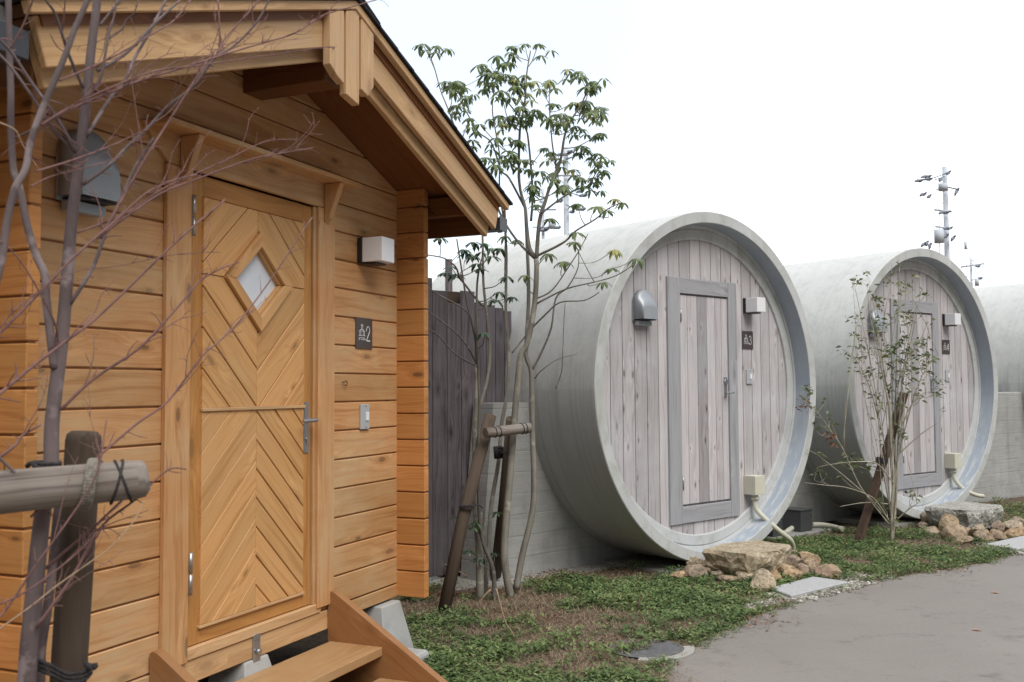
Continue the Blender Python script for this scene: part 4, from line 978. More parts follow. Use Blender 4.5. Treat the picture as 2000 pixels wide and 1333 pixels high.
# ------------------------------------------------------------------ ground cover
inv3, invC = MP3.inverted(), MC.inverted()
def plant_zone(p):
    """0..1 green density and 0..1 dry density at a ground point"""
    q3 = inv3 @ p; qc = invC @ p
    if inpoly(p.x, p.y, PATHPOLY):
        return None
    if -2.5 < qc.x < .12 and -.10 < qc.y < 3.3: return None
    if -1.75 < qc.x < -.60 and qc.y > -.72 and qc.y < 0: return None
    dm = p - mcen
    if abs(dm.length - ra + .03) < .06 and dm.x * .75 - dm.y * .6 > -.13 and dm.y < .1: return None
    if dm.length < ra + .01 and dm.x * .75 - dm.y * .6 > .0: return None
    for pv in (pv1, pv2):
        if inpoly(p.x, p.y, [(v.x + (v.x - pv[0].x) * 0, v.y) for v in pv]): return None
    for a_, b_ in ((gnd(1500, 1165), gnd(1545, 1174)), (gnd(1545, 1174), gnd(1672, 1140))):
        ab = b_ - a_; t = max(0, min(1, (p - a_).dot(ab) / ab.dot(ab)))
        if (p - a_ - ab * t).length < .05: return None
    n = noise.noise(p * 1.7) * .5 + noise.noise(p * 4.6 + Vector((7, 3, 0))) * .35
    g_ = .46 + n * 2.3
    g_ -= .75 * math.exp(-((p - gnd(1120, 1215)).length / .42) ** 2)       # dry patch
    g_ -= .9 * math.exp(-((p - gnd(955, 1170)).length / .40) ** 2)
    g_ += .75 * math.exp(-((p - gnd(1320, 1170)).length / .55) ** 2)
    g_ += .6 * math.exp(-((p - gnd(880, 1290)).length / .35) ** 2)
    g_ += .6 * math.exp(-((p - gnd(1660, 1080)).length / .7) ** 2)
    if q3.y > .1 and abs(q3.x) < 1.1: g_ -= 1.2                              # bare soil under the pipe
    q4 = MP4.inverted() @ p
    if q4.y > .1 and abs(q4.x) < 1.1: g_ -= 1.2
    if q3.y > .5 and q3.x > -1.85: return None
    return max(0, min(.78, g_ * .9))
rr = random.Random(11)
cl, dg, br = MB(), MB(), MB()
def leafquad(mb, p, ang, tilt, L, W, r, T=None):
    d = Vector((cos(ang), sin(ang), 0)); s_ = Vector((-sin(ang), cos(ang), 0)); up = Vector((0, 0, 1))
    a = p; m1 = p + d * L * .5 * cos(tilt) + up * L * .5 * sin(tilt); t = p + d * L * cos(tilt * .4) + up * L * .75 * sin(tilt)
    b = len(mb.v); mb.v += [tuple(a), tuple(m1 + s_ * W / 2), tuple(t), tuple(m1 - s_ * W / 2)]
    mb.face((b, b + 3, b + 2, b + 1), None, r)
def blade(mb, p, ang, L, W, lean, r):
    d = Vector((cos(ang), sin(ang), 0)); s_ = Vector((-sin(ang), cos(ang), 0)) * W; z = Vector((0, 0, 1))
    m1 = p + d * L * lean * .5 + z * L * (1 - lean) * .6; t = p + d * L * lean + z * L * (1 - lean) * .75
    b = len(mb.v); mb.v += [tuple(p - s_), tuple(p + s_), tuple(m1 + s_ * .7), tuple(m1 - s_ * .7), tuple(t)]
    mb.face((b, b + 1, b + 2, b + 3), None, r); mb.face((b + 3, b + 2, b + 4), None, r)
import time
def sample_ground():
    x = rr.uniform(760, 2040); y = 975 + (1400 - 975) * rr.random() ** .75; return x, y
cnt = 0; tries = 0
# patches are scattered evenly over the planted strip of ground
ca_, cb_ = Vector((-.9, 4.4, 0)), Vector((6.2, 11.5, 0))
while cnt < 11500 and tries < 200000:
    tries += 1
    p = Vector((rr.uniform(-.75, 6.3), rr.uniform(4.3, 11.6), 0))
    q3 = inv3 @ p
    if q3.y < -1.75 or q3.y > 1.0 or q3.x > 6.5: continue
    far = max(0, q3.x - .8)
    if rr.random() > 1 / (1 + far * .55): continue
    g_ = plant_zone(p)
    edge_in = False
    if g_ is None:
        continue
    if rr.random() < g_:
        cnt += 1; hgt = .012 + .035 * max(0, noise.noise(p * 3.1) + .45); base_r = rr.gauss(.48, .14) + noise.noise(p * 2.2) * .3
        for _ in range(rr.randint(4, 7)):
            o_ = Vector((rr.gauss(0, .014), rr.gauss(0, .014), rr.uniform(.003, hgt + .01)))
            leafquad(cl, p + o_, rr.uniform(0, 6.28), rr.uniform(-.1, 1.0), rr.uniform(.014, .036), rr.uniform(.009, .022), min(1, max(0, base_r + rr.gauss(0, .14))))
        if rr.random() < .5:
            for _ in range(4): blade(cl, p + Vector((rr.gauss(0, .02), rr.gauss(0, .02), .003)), rr.uniform(0, 6.28), rr.uniform(.03, .075), .0016, rr.uniform(.3, .85), min(1, max(0, base_r + rr.gauss(.1, .15))))
        if rr.random() < .3:
            for _ in range(3): blade(dg, p + Vector((rr.gauss(0, .02), rr.gauss(0, .02), .008)), rr.uniform(0, 6.28), rr.uniform(.03, .08), .0014, rr.uniform(.6, .97), rr.random())
    elif rr.random() < .72:
        for _ in range(5):
            o_ = Vector((rr.gauss(0, .02), rr.gauss(0, .02), rr.uniform(.002, .012)))
            blade(dg, p + o_, rr.uniform(0, 6.28), rr.uniform(.03, .09), .0014, rr.uniform(.55, .97), rr.random())
        if rr.random() < .25: leafquad(br, p + Vector((0, 0, .006)), rr.uniform(0, 6.28), rr.uniform(0, .5), rr.uniform(.015, .035), rr.uniform(.008, .016), rr.random())
# straw clumps at the tree base, needles along the path edge
for (x, y, n, s_, L) in ((1000, 1185, 420, .09, .13), (945, 1195, 300, .08, .12), (1180, 1215, 260, .25, .08), (1130, 1200, 260, .2, .09), (1760, 1045, 160, .12, .10), (1475, 1208, 120, .12, .07), (1640, 1150, 130, .12, .06), (1275, 1325, 300, .10, .07), (960, 1295, 150, .22, .08), (1820, 1118, 160, .14, .06)):
    c = gnd(x, y)
    for _ in range(n): blade(dg, c + Vector((rr.gauss(0, s_), rr.gauss(0, s_), .004)), rr.uniform(0, 6.28), rr.uniform(L * .5, L * 1.3), .0016, rr.uniform(.45, .95), rr.random())
for (x, y, n, s_) in ((1060, 1135, 170, .12), (900, 1165, 200, .14), (1100, 1128, 120, .1), (1045, 1215, 60, .08), (1230, 1105, 90, .2), (1480, 1222, 50, .08), (1850, 1118, 40, .1)):
    c = gnd(x, y)
    for _ in range(n): leafquad(br, c + Vector((rr.gauss(0, s_), rr.gauss(0, s_), rr.uniform(.004, .03))), rr.uniform(0, 6.28), rr.uniform(0, 1), rr.uniform(.02, .045), rr.uniform(.008, .016), rr.random() * .6)
# edge growth spilling onto the path
for i in range(len(pp) - 1):
    for _ in range(int((pp[i + 1] - pp[i]).length * 170)):
        p = pp[i].lerp(pp[i + 1], rr.random()); nn = Vector((rr.gauss(0, .035), rr.gauss(0, .035), .004)); v = noise.noise(p * 4)
        if v > -.05:
            for _ in range(3): leafquad(cl, p + nn + Vector((rr.gauss(0, .01), rr.gauss(0, .01), rr.uniform(0, .02))), rr.uniform(0, 6.28), rr.uniform(0, .9), rr.uniform(.012, .026), rr.uniform(.008, .015), min(1, max(0, rr.gauss(.45, .2))))
        for _ in range(2): blade(dg, p + nn, rr.uniform(0, 6.28), rr.uniform(.03, .07), .0013, rr.uniform(.6, .97), rr.random())
for p0 in [gnd(1185, 1290), gnd(1100, 1265), gnd(880, 1310), gnd(1240, 1115), gnd(1750, 1050), gnd(1950, 985), gnd(1985, 995)]:
    for _ in range(90):
        leafquad(cl, p0 + Vector((rr.gauss(0, .05), rr.gauss(0, .05), rr.uniform(.01, .07))), rr.uniform(0, 6.28), rr.uniform(.2, 1.1), rr.uniform(.02, .045), rr.uniform(.010, .02), min(1, max(0, rr.gauss(.6, .2))))
tag(cl.build('ground_cover', CLOV), 'low green weeds spread between the cabins and the path', 'weeds', kind='stuff')
tag(dg.build('dry_grass', DRYG), 'straw coloured dry grass among the weeds', 'dry grass', kind='stuff')
tag(br.build('leaf_litter', LEAFR), 'reddish brown leaf litter on the soil', 'leaf litter', kind='stuff')
for x, y, lb in ((1898, 1233, 'curled orange fallen leaf lying on the path, nearer one'), (1935, 1160, 'small orange fallen leaf farther along the path')):
    mb = MB(); c = gnd(x, y)
    for a in (-.5, 0, .5): leafquad(mb, c + Vector((0, 0, .006)), a, .12, .055, .022, .3)
    tag(mb.build('fallen_leaf', FALL), lb, 'leaf', 'fallen leaves on the path')
for pl, lb in (([(969, 1150), (986, 1213), (1000, 1235), (1008, 1258)], 'long tan dry stalk slanting down from the tree clump to the weeds'), ([(986, 1211), (965, 1230)], 'short tan stalk forking left from the long one'), ([(986, 1211), (1010, 1222)], 'short tan stalk forking right from the long one'),
               ([(958, 1152), (940, 1172), (937, 1195)], 'curved tan stalk against the dark stems of the clump'), ([(861, 1103), (876, 1106), (932, 1136)], 'thin tan cane leaning between fence foot and tree clump'), ([(861, 1103), (863, 1125)], 'short upright tan cane at the foot of the board fence')):
    mb = MB(); Y0 = gnd(pl[-1][0], pl[-1][1]).y if pl[0][1] > 1140 else 7.0
    mb.tube([at(x, y, Y0 + .05) for x, y in pl], [.006, .004, .0035, .003][:len(pl)], 6)
    tag(mb.build('dry_stalk', TWIGT), lb, 'dry stalk', 'tan stalks round the tree clump')
for a, b, lb in (((1246, 1195), (1250, 1165), 'rightmost'), ((1107, 1133), (1108, 1118), 'upper middle'), ((1038, 1143), (1048, 1124), 'upper left'), ((1047, 1192), (1058, 1172), 'lower left steep'), ((1060, 1197), (1075, 1187), 'lower left flat'), ((1118, 1128), (1121, 1113), 'upper right')):
    p = gnd(*a); q_ = at(b[0], b[1], p.y); mb = MB(); mb.tube([p, q_], [.006, .004], 6, sub=1)
    tag(mb.build('twig_stub', TWIGR), 'dark cut stem stub in the dry grass, %s of the six' % lb, 'twig', 'dark cut stem stubs in the dry grass')

# ------------------------------------------------------------------ trees
def px_tube(mb, pl, Y, r0, r1, seg=8, sub=4):
    """pl: photo pixels of a stem; Y: distance, number or list"""
    n = len(pl); Ys = Y if isinstance(Y, (list, tuple)) else [Y] * n
    if len(Ys) == 2 and n != 2: Ys = [Ys[0] + (Ys[1] - Ys[0]) * i / (n - 1) for i in range(n)]
    P = [at(x, y, yy) for (x, y), yy in zip(pl, Ys)]
    return mb.tube(P, [r0 + (r1 - r0) * i / (n - 1) for i in range(n)], seg, sub=sub)
def Z(s, ox, oy, pl): return [(ox + x / s, oy + y / s) for x, y in pl]
def whorl(mb, p, n, L, rng, droop=1.0, yel=0.0, W=.32):
    for i in range(n):
        a = 6.28 * i / n + rng.uniform(-.3, .3); d = Vector((cos(a), sin(a), 0)); s_ = Vector((-sin(a), cos(a), 0)); z = Vector((0, 0, 1))
        l = L * rng.uniform(.7, 1.15); w_ = l * W; dr = .85 * droop * rng.uniform(.6, 1.3)
        c0 = p + d * l * .08; c1 = p + d * l * .42 - z * l * .10 * dr; c2 = p + d * l * .72 - z * l * .42 * dr; c3 = p + d * l * .84 - z * l * .80 * dr
        f = z * w_ * .18; b = len(mb.v); r = min(.99, max(0, rng.gauss(.38, .2) + yel))
        mb.v += [tuple(c0), tuple(c1 - s_ * w_ * .5 - f), tuple(c1), tuple(c1 + s_ * w_ * .5 - f), tuple(c2 - s_ * w_ * .42 - f), tuple(c2), tuple(c2 + s_ * w_ * .42 - f), tuple(c3)]
        for F in ((0, 1, 2), (0, 2, 3), (1, 4, 5, 2), (2, 5, 6, 3), (4, 7, 5), (5, 7, 6)): mb.face([b + k for k in F], None, r, 0, True)
def twig_to(mb, skel, p, rng, r0=.006, r1=.003):
    best = None
    for (q_, rd) in skel:
        d = p - q_; L = d.length
        if L < .03: continue
        cost = L + (0.5 * max(0, -(d.z)) + .25 * max(0, .35 - d.z / L)) + (.35 if L < .12 else 0)
        if best is None or cost < best[0]: best = (cost, q_, rd)
    if best is None: return
    q_ = best[1]; m_ = (p + q_) / 2 + Vector((rng.gauss(0, .02), rng.gauss(0, .02), -.12 * (p - q_).length)); rr_ = min(r0, best[2] * .7)
    pts_, rads = mb.tube([q_, m_, p], [rr_, (rr_ + r1) / 2, r1], 6, sub=4)
    for a, b in list(zip(pts_, rads))[2:]: skel.append((a, b))

rt = random.Random(3)
YA = 6.55
treeA = empty('evergreen_tree', Matrix.Translation(gnd(998, 1168))); tag(treeA, 'slender many stemmed evergreen with drooping leaf whorls, pale bark, beside the nearest pipe', 'tree')
skel = []
def stemA(pl, Y, r0, r1, seg=8, mat=BARKL, name='trunk', s=1, ox=0, oy=0, par=None, sk=None):
    mb = MB(); P, Rr = px_tube(mb, Z(s, ox, oy, pl), Y, r0, r1, seg); o = mb.build(name, mat, par or treeA)
    (skel if sk is None else sk).extend(zip(P, Rr)); return o
stemA([(998, 1170), (985, 1090), (990, 1000), (997, 920), (1003, 840), (1010, 760), (1017, 695), (1030, 670), (1044, 596), (1048, 529), (1047, 507)], [6.45, 6.5], .026, .016)
stemA([(1008, 1152), (1020, 1085), (1040, 1000), (1043, 930), (1040, 850), (1039, 765), (1037, 723), (1028, 698), (1028, 670), (1032, 600), (1032, 540), (1029, 470), (1026, 410)], [6.62, 6.7], .023, .010)
stemA([(949, 1142), (954, 1069), (960, 985), (974, 900), (980, 827), (988, 782), (994, 698), (988, 619), (989, 506), (987, 450), (985, 400)], [6.7, 6.75], .016, .008)
S7 = dict(s=2.614, ox=780, oy=50)
stemA([(700, 1190), (715, 1000), (745, 900), (770, 820), (820, 700), (845, 560), (880, 480), (930, 400), (960, 330)], [6.5, 6.35], .014, .004, name='limb', **S7)
stemA([(700, 1190), (665, 1140), (650, 1030), (642, 930), (612, 800), (615, 540), (640, 400), (650, 250), (670, 130)], [6.52, 6.65], .015, .004, name='limb', **S7)
stemA([(705, 1175), (780, 1140), (850, 1100), (900, 1050), (1000, 990), (1060, 940), (1130, 905)], [6.5, 6.2], .010, .003, name='limb', **S7)
stemA([(640, 930), (560, 780), (520, 740), (470, 600), (400, 540), (330, 420), (275, 320)], [6.6, 6.9], .008, .003, name='limb', **S7)
stemA([(690, 1190), (610, 1110), (540, 1010), (480, 890), (400, 770), (300, 560), (250, 430), (210, 330), (180, 220), (155, 150)], [6.55, 6.9], .009, .003, name='limb', **S7)
stemA([(672, 1000), (680, 850), (660, 600), (640, 520), (560, 400), (490, 350)], [6.7, 6.6], .009, .003, name='limb', **S7)
stemA([(725, 960), (830, 880), (900, 840), (960, 820), (1000, 760), (1030, 710)], [6.45, 6.2], .007, .003, name='limb', **S7)
stemA([(770, 820), (800, 740), (780, 600), (765, 400), (770, 310)], [6.4, 6.6], .007, .0025, name='limb', **S7)
stemA([(540, 1290), (540, 1050), (512, 850), (510, 650), (475, 440), (490, 290)], [6.75, 6.75], .008, .003, name='limb', **S7)
S8 = dict(s=4.04, ox=1000, oy=430)
stemA([(190, 665), (260, 625), (440, 540), (650, 490), (820, 440), (960, 352)], [6.5, 6.1], .007, .003, name='limb', **S8)
stemA([(150, 860), (260, 750), (380, 650), (570, 635), (690, 570)], [6.5, 6.15], .007, .003, name='limb', **S8)
stemA([(195, 620), (320, 550), (460, 350), (530, 240), (600, 110)], [6.5, 6.3], .006, .0025, name='limb', **S8)
stemA([(160, 1180), (230, 1050), (310, 850), (345, 620), (440, 530), (520, 380), (525, 240)], [6.66, 6.4], .009, .0025, name='limb', **S8)
stemA([(345, 1333), (390, 1200), (400, 1050), (410, 800), (420, 650)], [6.7, 6.5], .004, .002, name='limb', **S8)
stemA([(180, 1250), (230, 1190), (360, 1100), (510, 1060)], [6.66, 6.5], .005, .002, name='limb', **S8)
stemA([(0, 1050), (110, 910), (160, 850)], [6.5, 6.5], .006, .006, name='limb', **S8)
cm, tm = MB(), MB()
clus = [(120, 110), (190, 120), (265, 320), (320, 330), (340, 375), (290, 425), (420, 215), (450, 260), (495, 250), (430, 300), (500, 170), (565, 155), (640, 110), (710, 110), (580, 270), (640, 270), (690, 300), (600, 330), (640, 360), (520, 350),
        (620, 430), (690, 450), (640, 470), (510, 475), (575, 480), (360, 490), (410, 520), (525, 520), (490, 590), (600, 600), (770, 295), (860, 240), (930, 270), (960, 330), (890, 410), (950, 400), (1030, 435), (780, 415), (800, 470), (860, 480),
        (900, 530), (930, 545), (1030, 565), (740, 640), (780, 690), (620, 700), (660, 700), (530, 680), (560, 655), (440, 690), (370, 600), (930, 630), (1010, 670), (1030, 710), (1000, 750), (1050, 760), (990, 820), (890, 750), (920, 790), (800, 800),
        (840, 830), (680, 830), (720, 760), (910, 925), (1010, 940), (1060, 960), (1100, 900), (1140, 920), (600, 1110), (540, 1090), (760, 1180), (900, 1070), (890, 1120), (840, 1220), (1100, 1160), (1085, 1255), (1210, 1205), (1045, 1325), (640, 1290), (700, 930), (770, 1000), (240, 300), (300, 300), (990, 300), (1000, 450), (970, 450), (830, 465), (760, 490)]
for (zx, zy) in clus:
    x, y = 780 + zx / 2.614, 50 + zy / 2.614; Yc = 6.5 + rt.gauss(0, .14)
    p = at(x, y - 6, Yc); twig_to(tm, skel, p, rt, .0045, .0022)
    yel = .45 if rt.random() < .16 else 0
    whorl(cm, p, rt.randint(7, 10), .078 * rt.uniform(.8, 1.15), rt, 1.0, yel)
    for _ in range(3 if zy < 900 else 0):
        if rt.random() < .75: whorl(cm, p + Vector((rt.gauss(0, .045), rt.gauss(0, .045), rt.uniform(-.07, .0))), rt.randint(5, 8), .066, rt, 1.1, yel * .7)
tm.build('twigs', BARKL, treeA); cm.build('crown', LEAF, treeA)
treeB = empty('evergreen_tree', Matrix.Translation(gnd(950, 1180))); tag(treeB, 'thin dark stemmed evergreen with sweeping branches next to the log cabin corner', 'tree')
sb = []
def stemB(pl, Y, r0, r1, name='trunk', mat=BARKD, **k): stemA(pl, Y, r0, r1, mat=mat, name=name, par=treeB, sk=sb, **k)
stemB([(938, 1180), (936, 1069), (927, 956), (929, 889), (927, 844), (931, 788), (932, 714)], [6.4, 6.4], .028, .015, mat=BARKL)
stemB([(966, 1190), (963, 1114), (943, 1058), (936, 1000), (934, 900), (936, 800), (934, 714), (931, 575), (937, 518)], [6.35, 6.3], .016, .006)
stemB([(948, 1180), (945, 1080), (938, 1000)], [6.5, 6.42], .02, .014)
stemB([(932, 714), (929, 664), (923, 636), (912, 591), (901, 523), (892, 467)], [6.38, 6.2], .010, .004)
stemB([(934, 800), (949, 754), (957, 692), (949, 602), (944, 551), (943, 484), (942, 450)], [6.45, 6.5], .012, .007, mat=BARKL)
stemB([(932, 716), (905, 702), (880, 683), (855, 655), (832, 640), (800, 620)], [6.36, 6.1], .006, .003, name='limb')
stemB([(928, 705), (915, 680), (895, 655), (865, 630), (832, 605), (790, 575)], [6.36, 6.1], .007, .003, name='limb')
stemB([(925, 650), (918, 617), (895, 597), (860, 578), (832, 560), (800, 545)], [6.36, 6.0], .006, .003, name='limb')
stemB([(945, 598), (935, 590), (900, 545), (890, 522), (868, 505), (832, 498)], [6.5, 6.1], .008, .004, name='limb', mat=BARKL)
cm, tm = MB(), MB()
for (x, y) in ((868, 538), (880, 525), (905, 492), (925, 478), (945, 480), (958, 490), (932, 520), (938, 530), (975, 490), (960, 505), (890, 540), (947, 655), (925, 505), (860, 470), (990, 545), (975, 575), (1000, 585), (965, 590), (940, 498), (912, 500)):
    p = at(x, y - 5, 6.3 + rt.gauss(0, .1)); twig_to(tm, sb, p, rt, .004, .002); whorl(cm, p, rt.randint(6, 8), .075, rt, .95)
for (x, y, Yc) in ((926, 1030, 6.3), (915, 1075, 6.3), (935, 1090, 6.4), (890, 1010, 6.3), (970, 1000, 6.6), (965, 1080, 6.6), (930, 1020, 6.35)):
    p = at(x, y, Yc); twig_to(tm, sb, p, rt, .003, .002); whorl(cm, p, 6, .07, rt, .8)
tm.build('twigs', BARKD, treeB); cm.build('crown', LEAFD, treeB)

# support frame of the clump
sup = empty('tree_support', Matrix.Translation(gnd(920, 1155))); tag(sup, 'brown wooden stakes with a short crossbar propping the evergreen clump', 'tree support')
mb = MB(); mb.tube([at(865, 1205, 6.05), at(905, 1010, 6.2), at(958, 812, 6.42)], .040, 16, sub=1); mb.build('stake', STAKEW, sup)
mb = MB(); mb.tube([at(968, 1125, 7.0), at(985, 980, 6.75), at(1000, 818, 6.5)], .040, 16, sub=1); mb.build('stake', STAKEW, sup)
mb = MB(); mb.tube([at(948, 846, 6.24), at(1034, 836, 6.42)], .034, 20, sub=1); mb.build('crossbar', BARW, sup)
mb = MB()
def coil(mb, c, ax, R_, r_, turns=3, pitch=.012, seg=6, wob=0):
    ax = ax.normalized(); u = ax.orthogonal().normalized(); v = ax.cross(u); n = int(turns * 16)
    mb.tube([c + ax * (pitch * (i / 16 - turns / 2)) + (u * cos(2 * pi * i / 16) + v * sin(2 * pi * i / 16)) * (R_ + wob * sin(i * 2.3)) for i in range(n + 1)], r_, seg, sub=1)
axb = at(1034, 836, 6.42) - at(948, 846, 6.24)
for t in (.2, .3, .82, .9): coil(mb, at(948, 846, 6.24) + axb * t, axb + Vector((0, 0, .01)), .036, .003, 1)
coil(mb, at(912, 990, 6.2), Vector((.1, 0, 1)), .045, .004, 3, .009); coil(mb, at(982, 880, 6.62), Vector((0, 0, 1)), .03, .006, 4, .012)
mb.tube([at(895, 990, 6.15), at(930, 986, 6.2), at(942, 992, 6.3)], .004, 6); mb.tube([at(968, 878, 6.6), at(985, 884, 6.5), at(1003, 887, 6.45)], .004, 6)
mb.build('twine', ROPED, sup)
mb = MB(); mb.tube([at(972, 872, 6.64), at(974, 896, 6.64)], .032, 12, sub=1); mb.build('wrap', ROPED, sup)

# leafy sprig hanging under the eave
mb = MB(); tb = MB(); sp0 = MC @ Vector((.055, -.16, 2.35))
for i in range(9):
    p = at(825 + i * 13, 402 + 12 * sin(i * 1.7), 5.05 + i * .03); whorl(mb, p, 5, .045, rt, .9)
tb.tube([at(815, 400, 5.03), at(870, 398, 5.15), at(935, 400, 5.3)], .0025, 6)
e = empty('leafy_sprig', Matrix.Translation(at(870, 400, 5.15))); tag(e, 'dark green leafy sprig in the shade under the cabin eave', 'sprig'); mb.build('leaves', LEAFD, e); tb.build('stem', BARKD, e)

# foreground bare tree
bt = empty('bare_tree', Matrix.Translation(Vector((-1.02, 1.98, 0)))); tag(bt, 'leafless tree with purple grey stems and red twigs in the left foreground', 'tree')
def fg(pl, Y, w0, w1, name='limb', mat=BARKP, s=1, ox=0, oy=0, seg=10, sub=4):
    """w0,w1: widths in photo pixels"""
    mb = MB(); n = len(pl); Ya, Yb = (Y if isinstance(Y, tuple) else (Y, Y)); q_ = Z(s, ox, oy, pl)
    P, Rr = px_tube(mb, q_, [Ya, Yb], (w0 / 2) * Ya / F_PX * (.84 if w0 < 11 else .96), (w1 / 2) * Yb / F_PX * (.84 if w0 < 11 else .96), seg, sub)
    return mb, P, Rr, name, mat
def put(t, **k):
    mb, P, Rr, name, mat = t; return mb.build(name, mat, bt), P, Rr
t1 = [(194, -60), (190, 0), (178, 99), (171, 173), (163, 247), (153, 330), (140, 433), (134, 503), (127, 598), (119, 678), (108, 766), (101, 836), (99, 915), (84, 999), (75, 1076), (65, 1181), (58, 1251), (52, 1340), (45, 1480), (40, 1700), (38, 2080)]
put(fg(t1, (1.97, 1.97), 15, 40, 'trunk', seg=14))
put(fg([(12, -60), (16, 0), (18, 99), (21, 173), (21, 247), (26, 330), (38, 367), (45, 401), (54, 444), (70, 498), (88, 538), (90, 581), (98, 650), (106, 720)], (1.93, 1.96), 12, 17, 'trunk', seg=12))
put(fg([(185, -50), (171, 0), (146, 57), (131, 99), (111, 148), (84, 210), (59, 280), (50, 330), (29, 370), (13, 435), (4, 502), (-10, 560), (-60, 760)], (1.86, 1.8), 11, 17, 'trunk', seg=12))
put(fg([(118, 960), (112, 1002), (105, 1076), (98, 1146), (91, 1199), (80, 1269), (78, 1333), (70, 1500), (62, 2080)], (2.03, 2.03), 15, 22, 'trunk', seg=12))
Z4, Z3, Z43 = dict(s=4.04), dict(s=2.855), dict(s=2.855, oy=433)
twm = MB(); rb = random.Random(21)
def spur(P, Rr, n, L=.05):
    for _ in range(n):
        i = rb.randrange(2, len(P) - 1); p = P[i]; d = (P[min(i + 1, len(P) - 1)] - P[i - 1]).normalized()
        o_ = Vector((rb.gauss(0, 1), rb.gauss(0, .6), rb.gauss(.2, 1))).normalized(); v = (d * .8 + o_ * .8).normalized(); l = L * rb.uniform(.25, 1.4); k_ = Vector((rb.gauss(0, .2), rb.gauss(0, .2), rb.gauss(0, .2)))
        r_ = max(.0007, min(.0016, Rr[i] * .5))
        twm.tube([p, p + v * l * .5, p + (v + k_).normalized() * l], [r_, r_ * .8, r_ * .5], 5, sub=2)
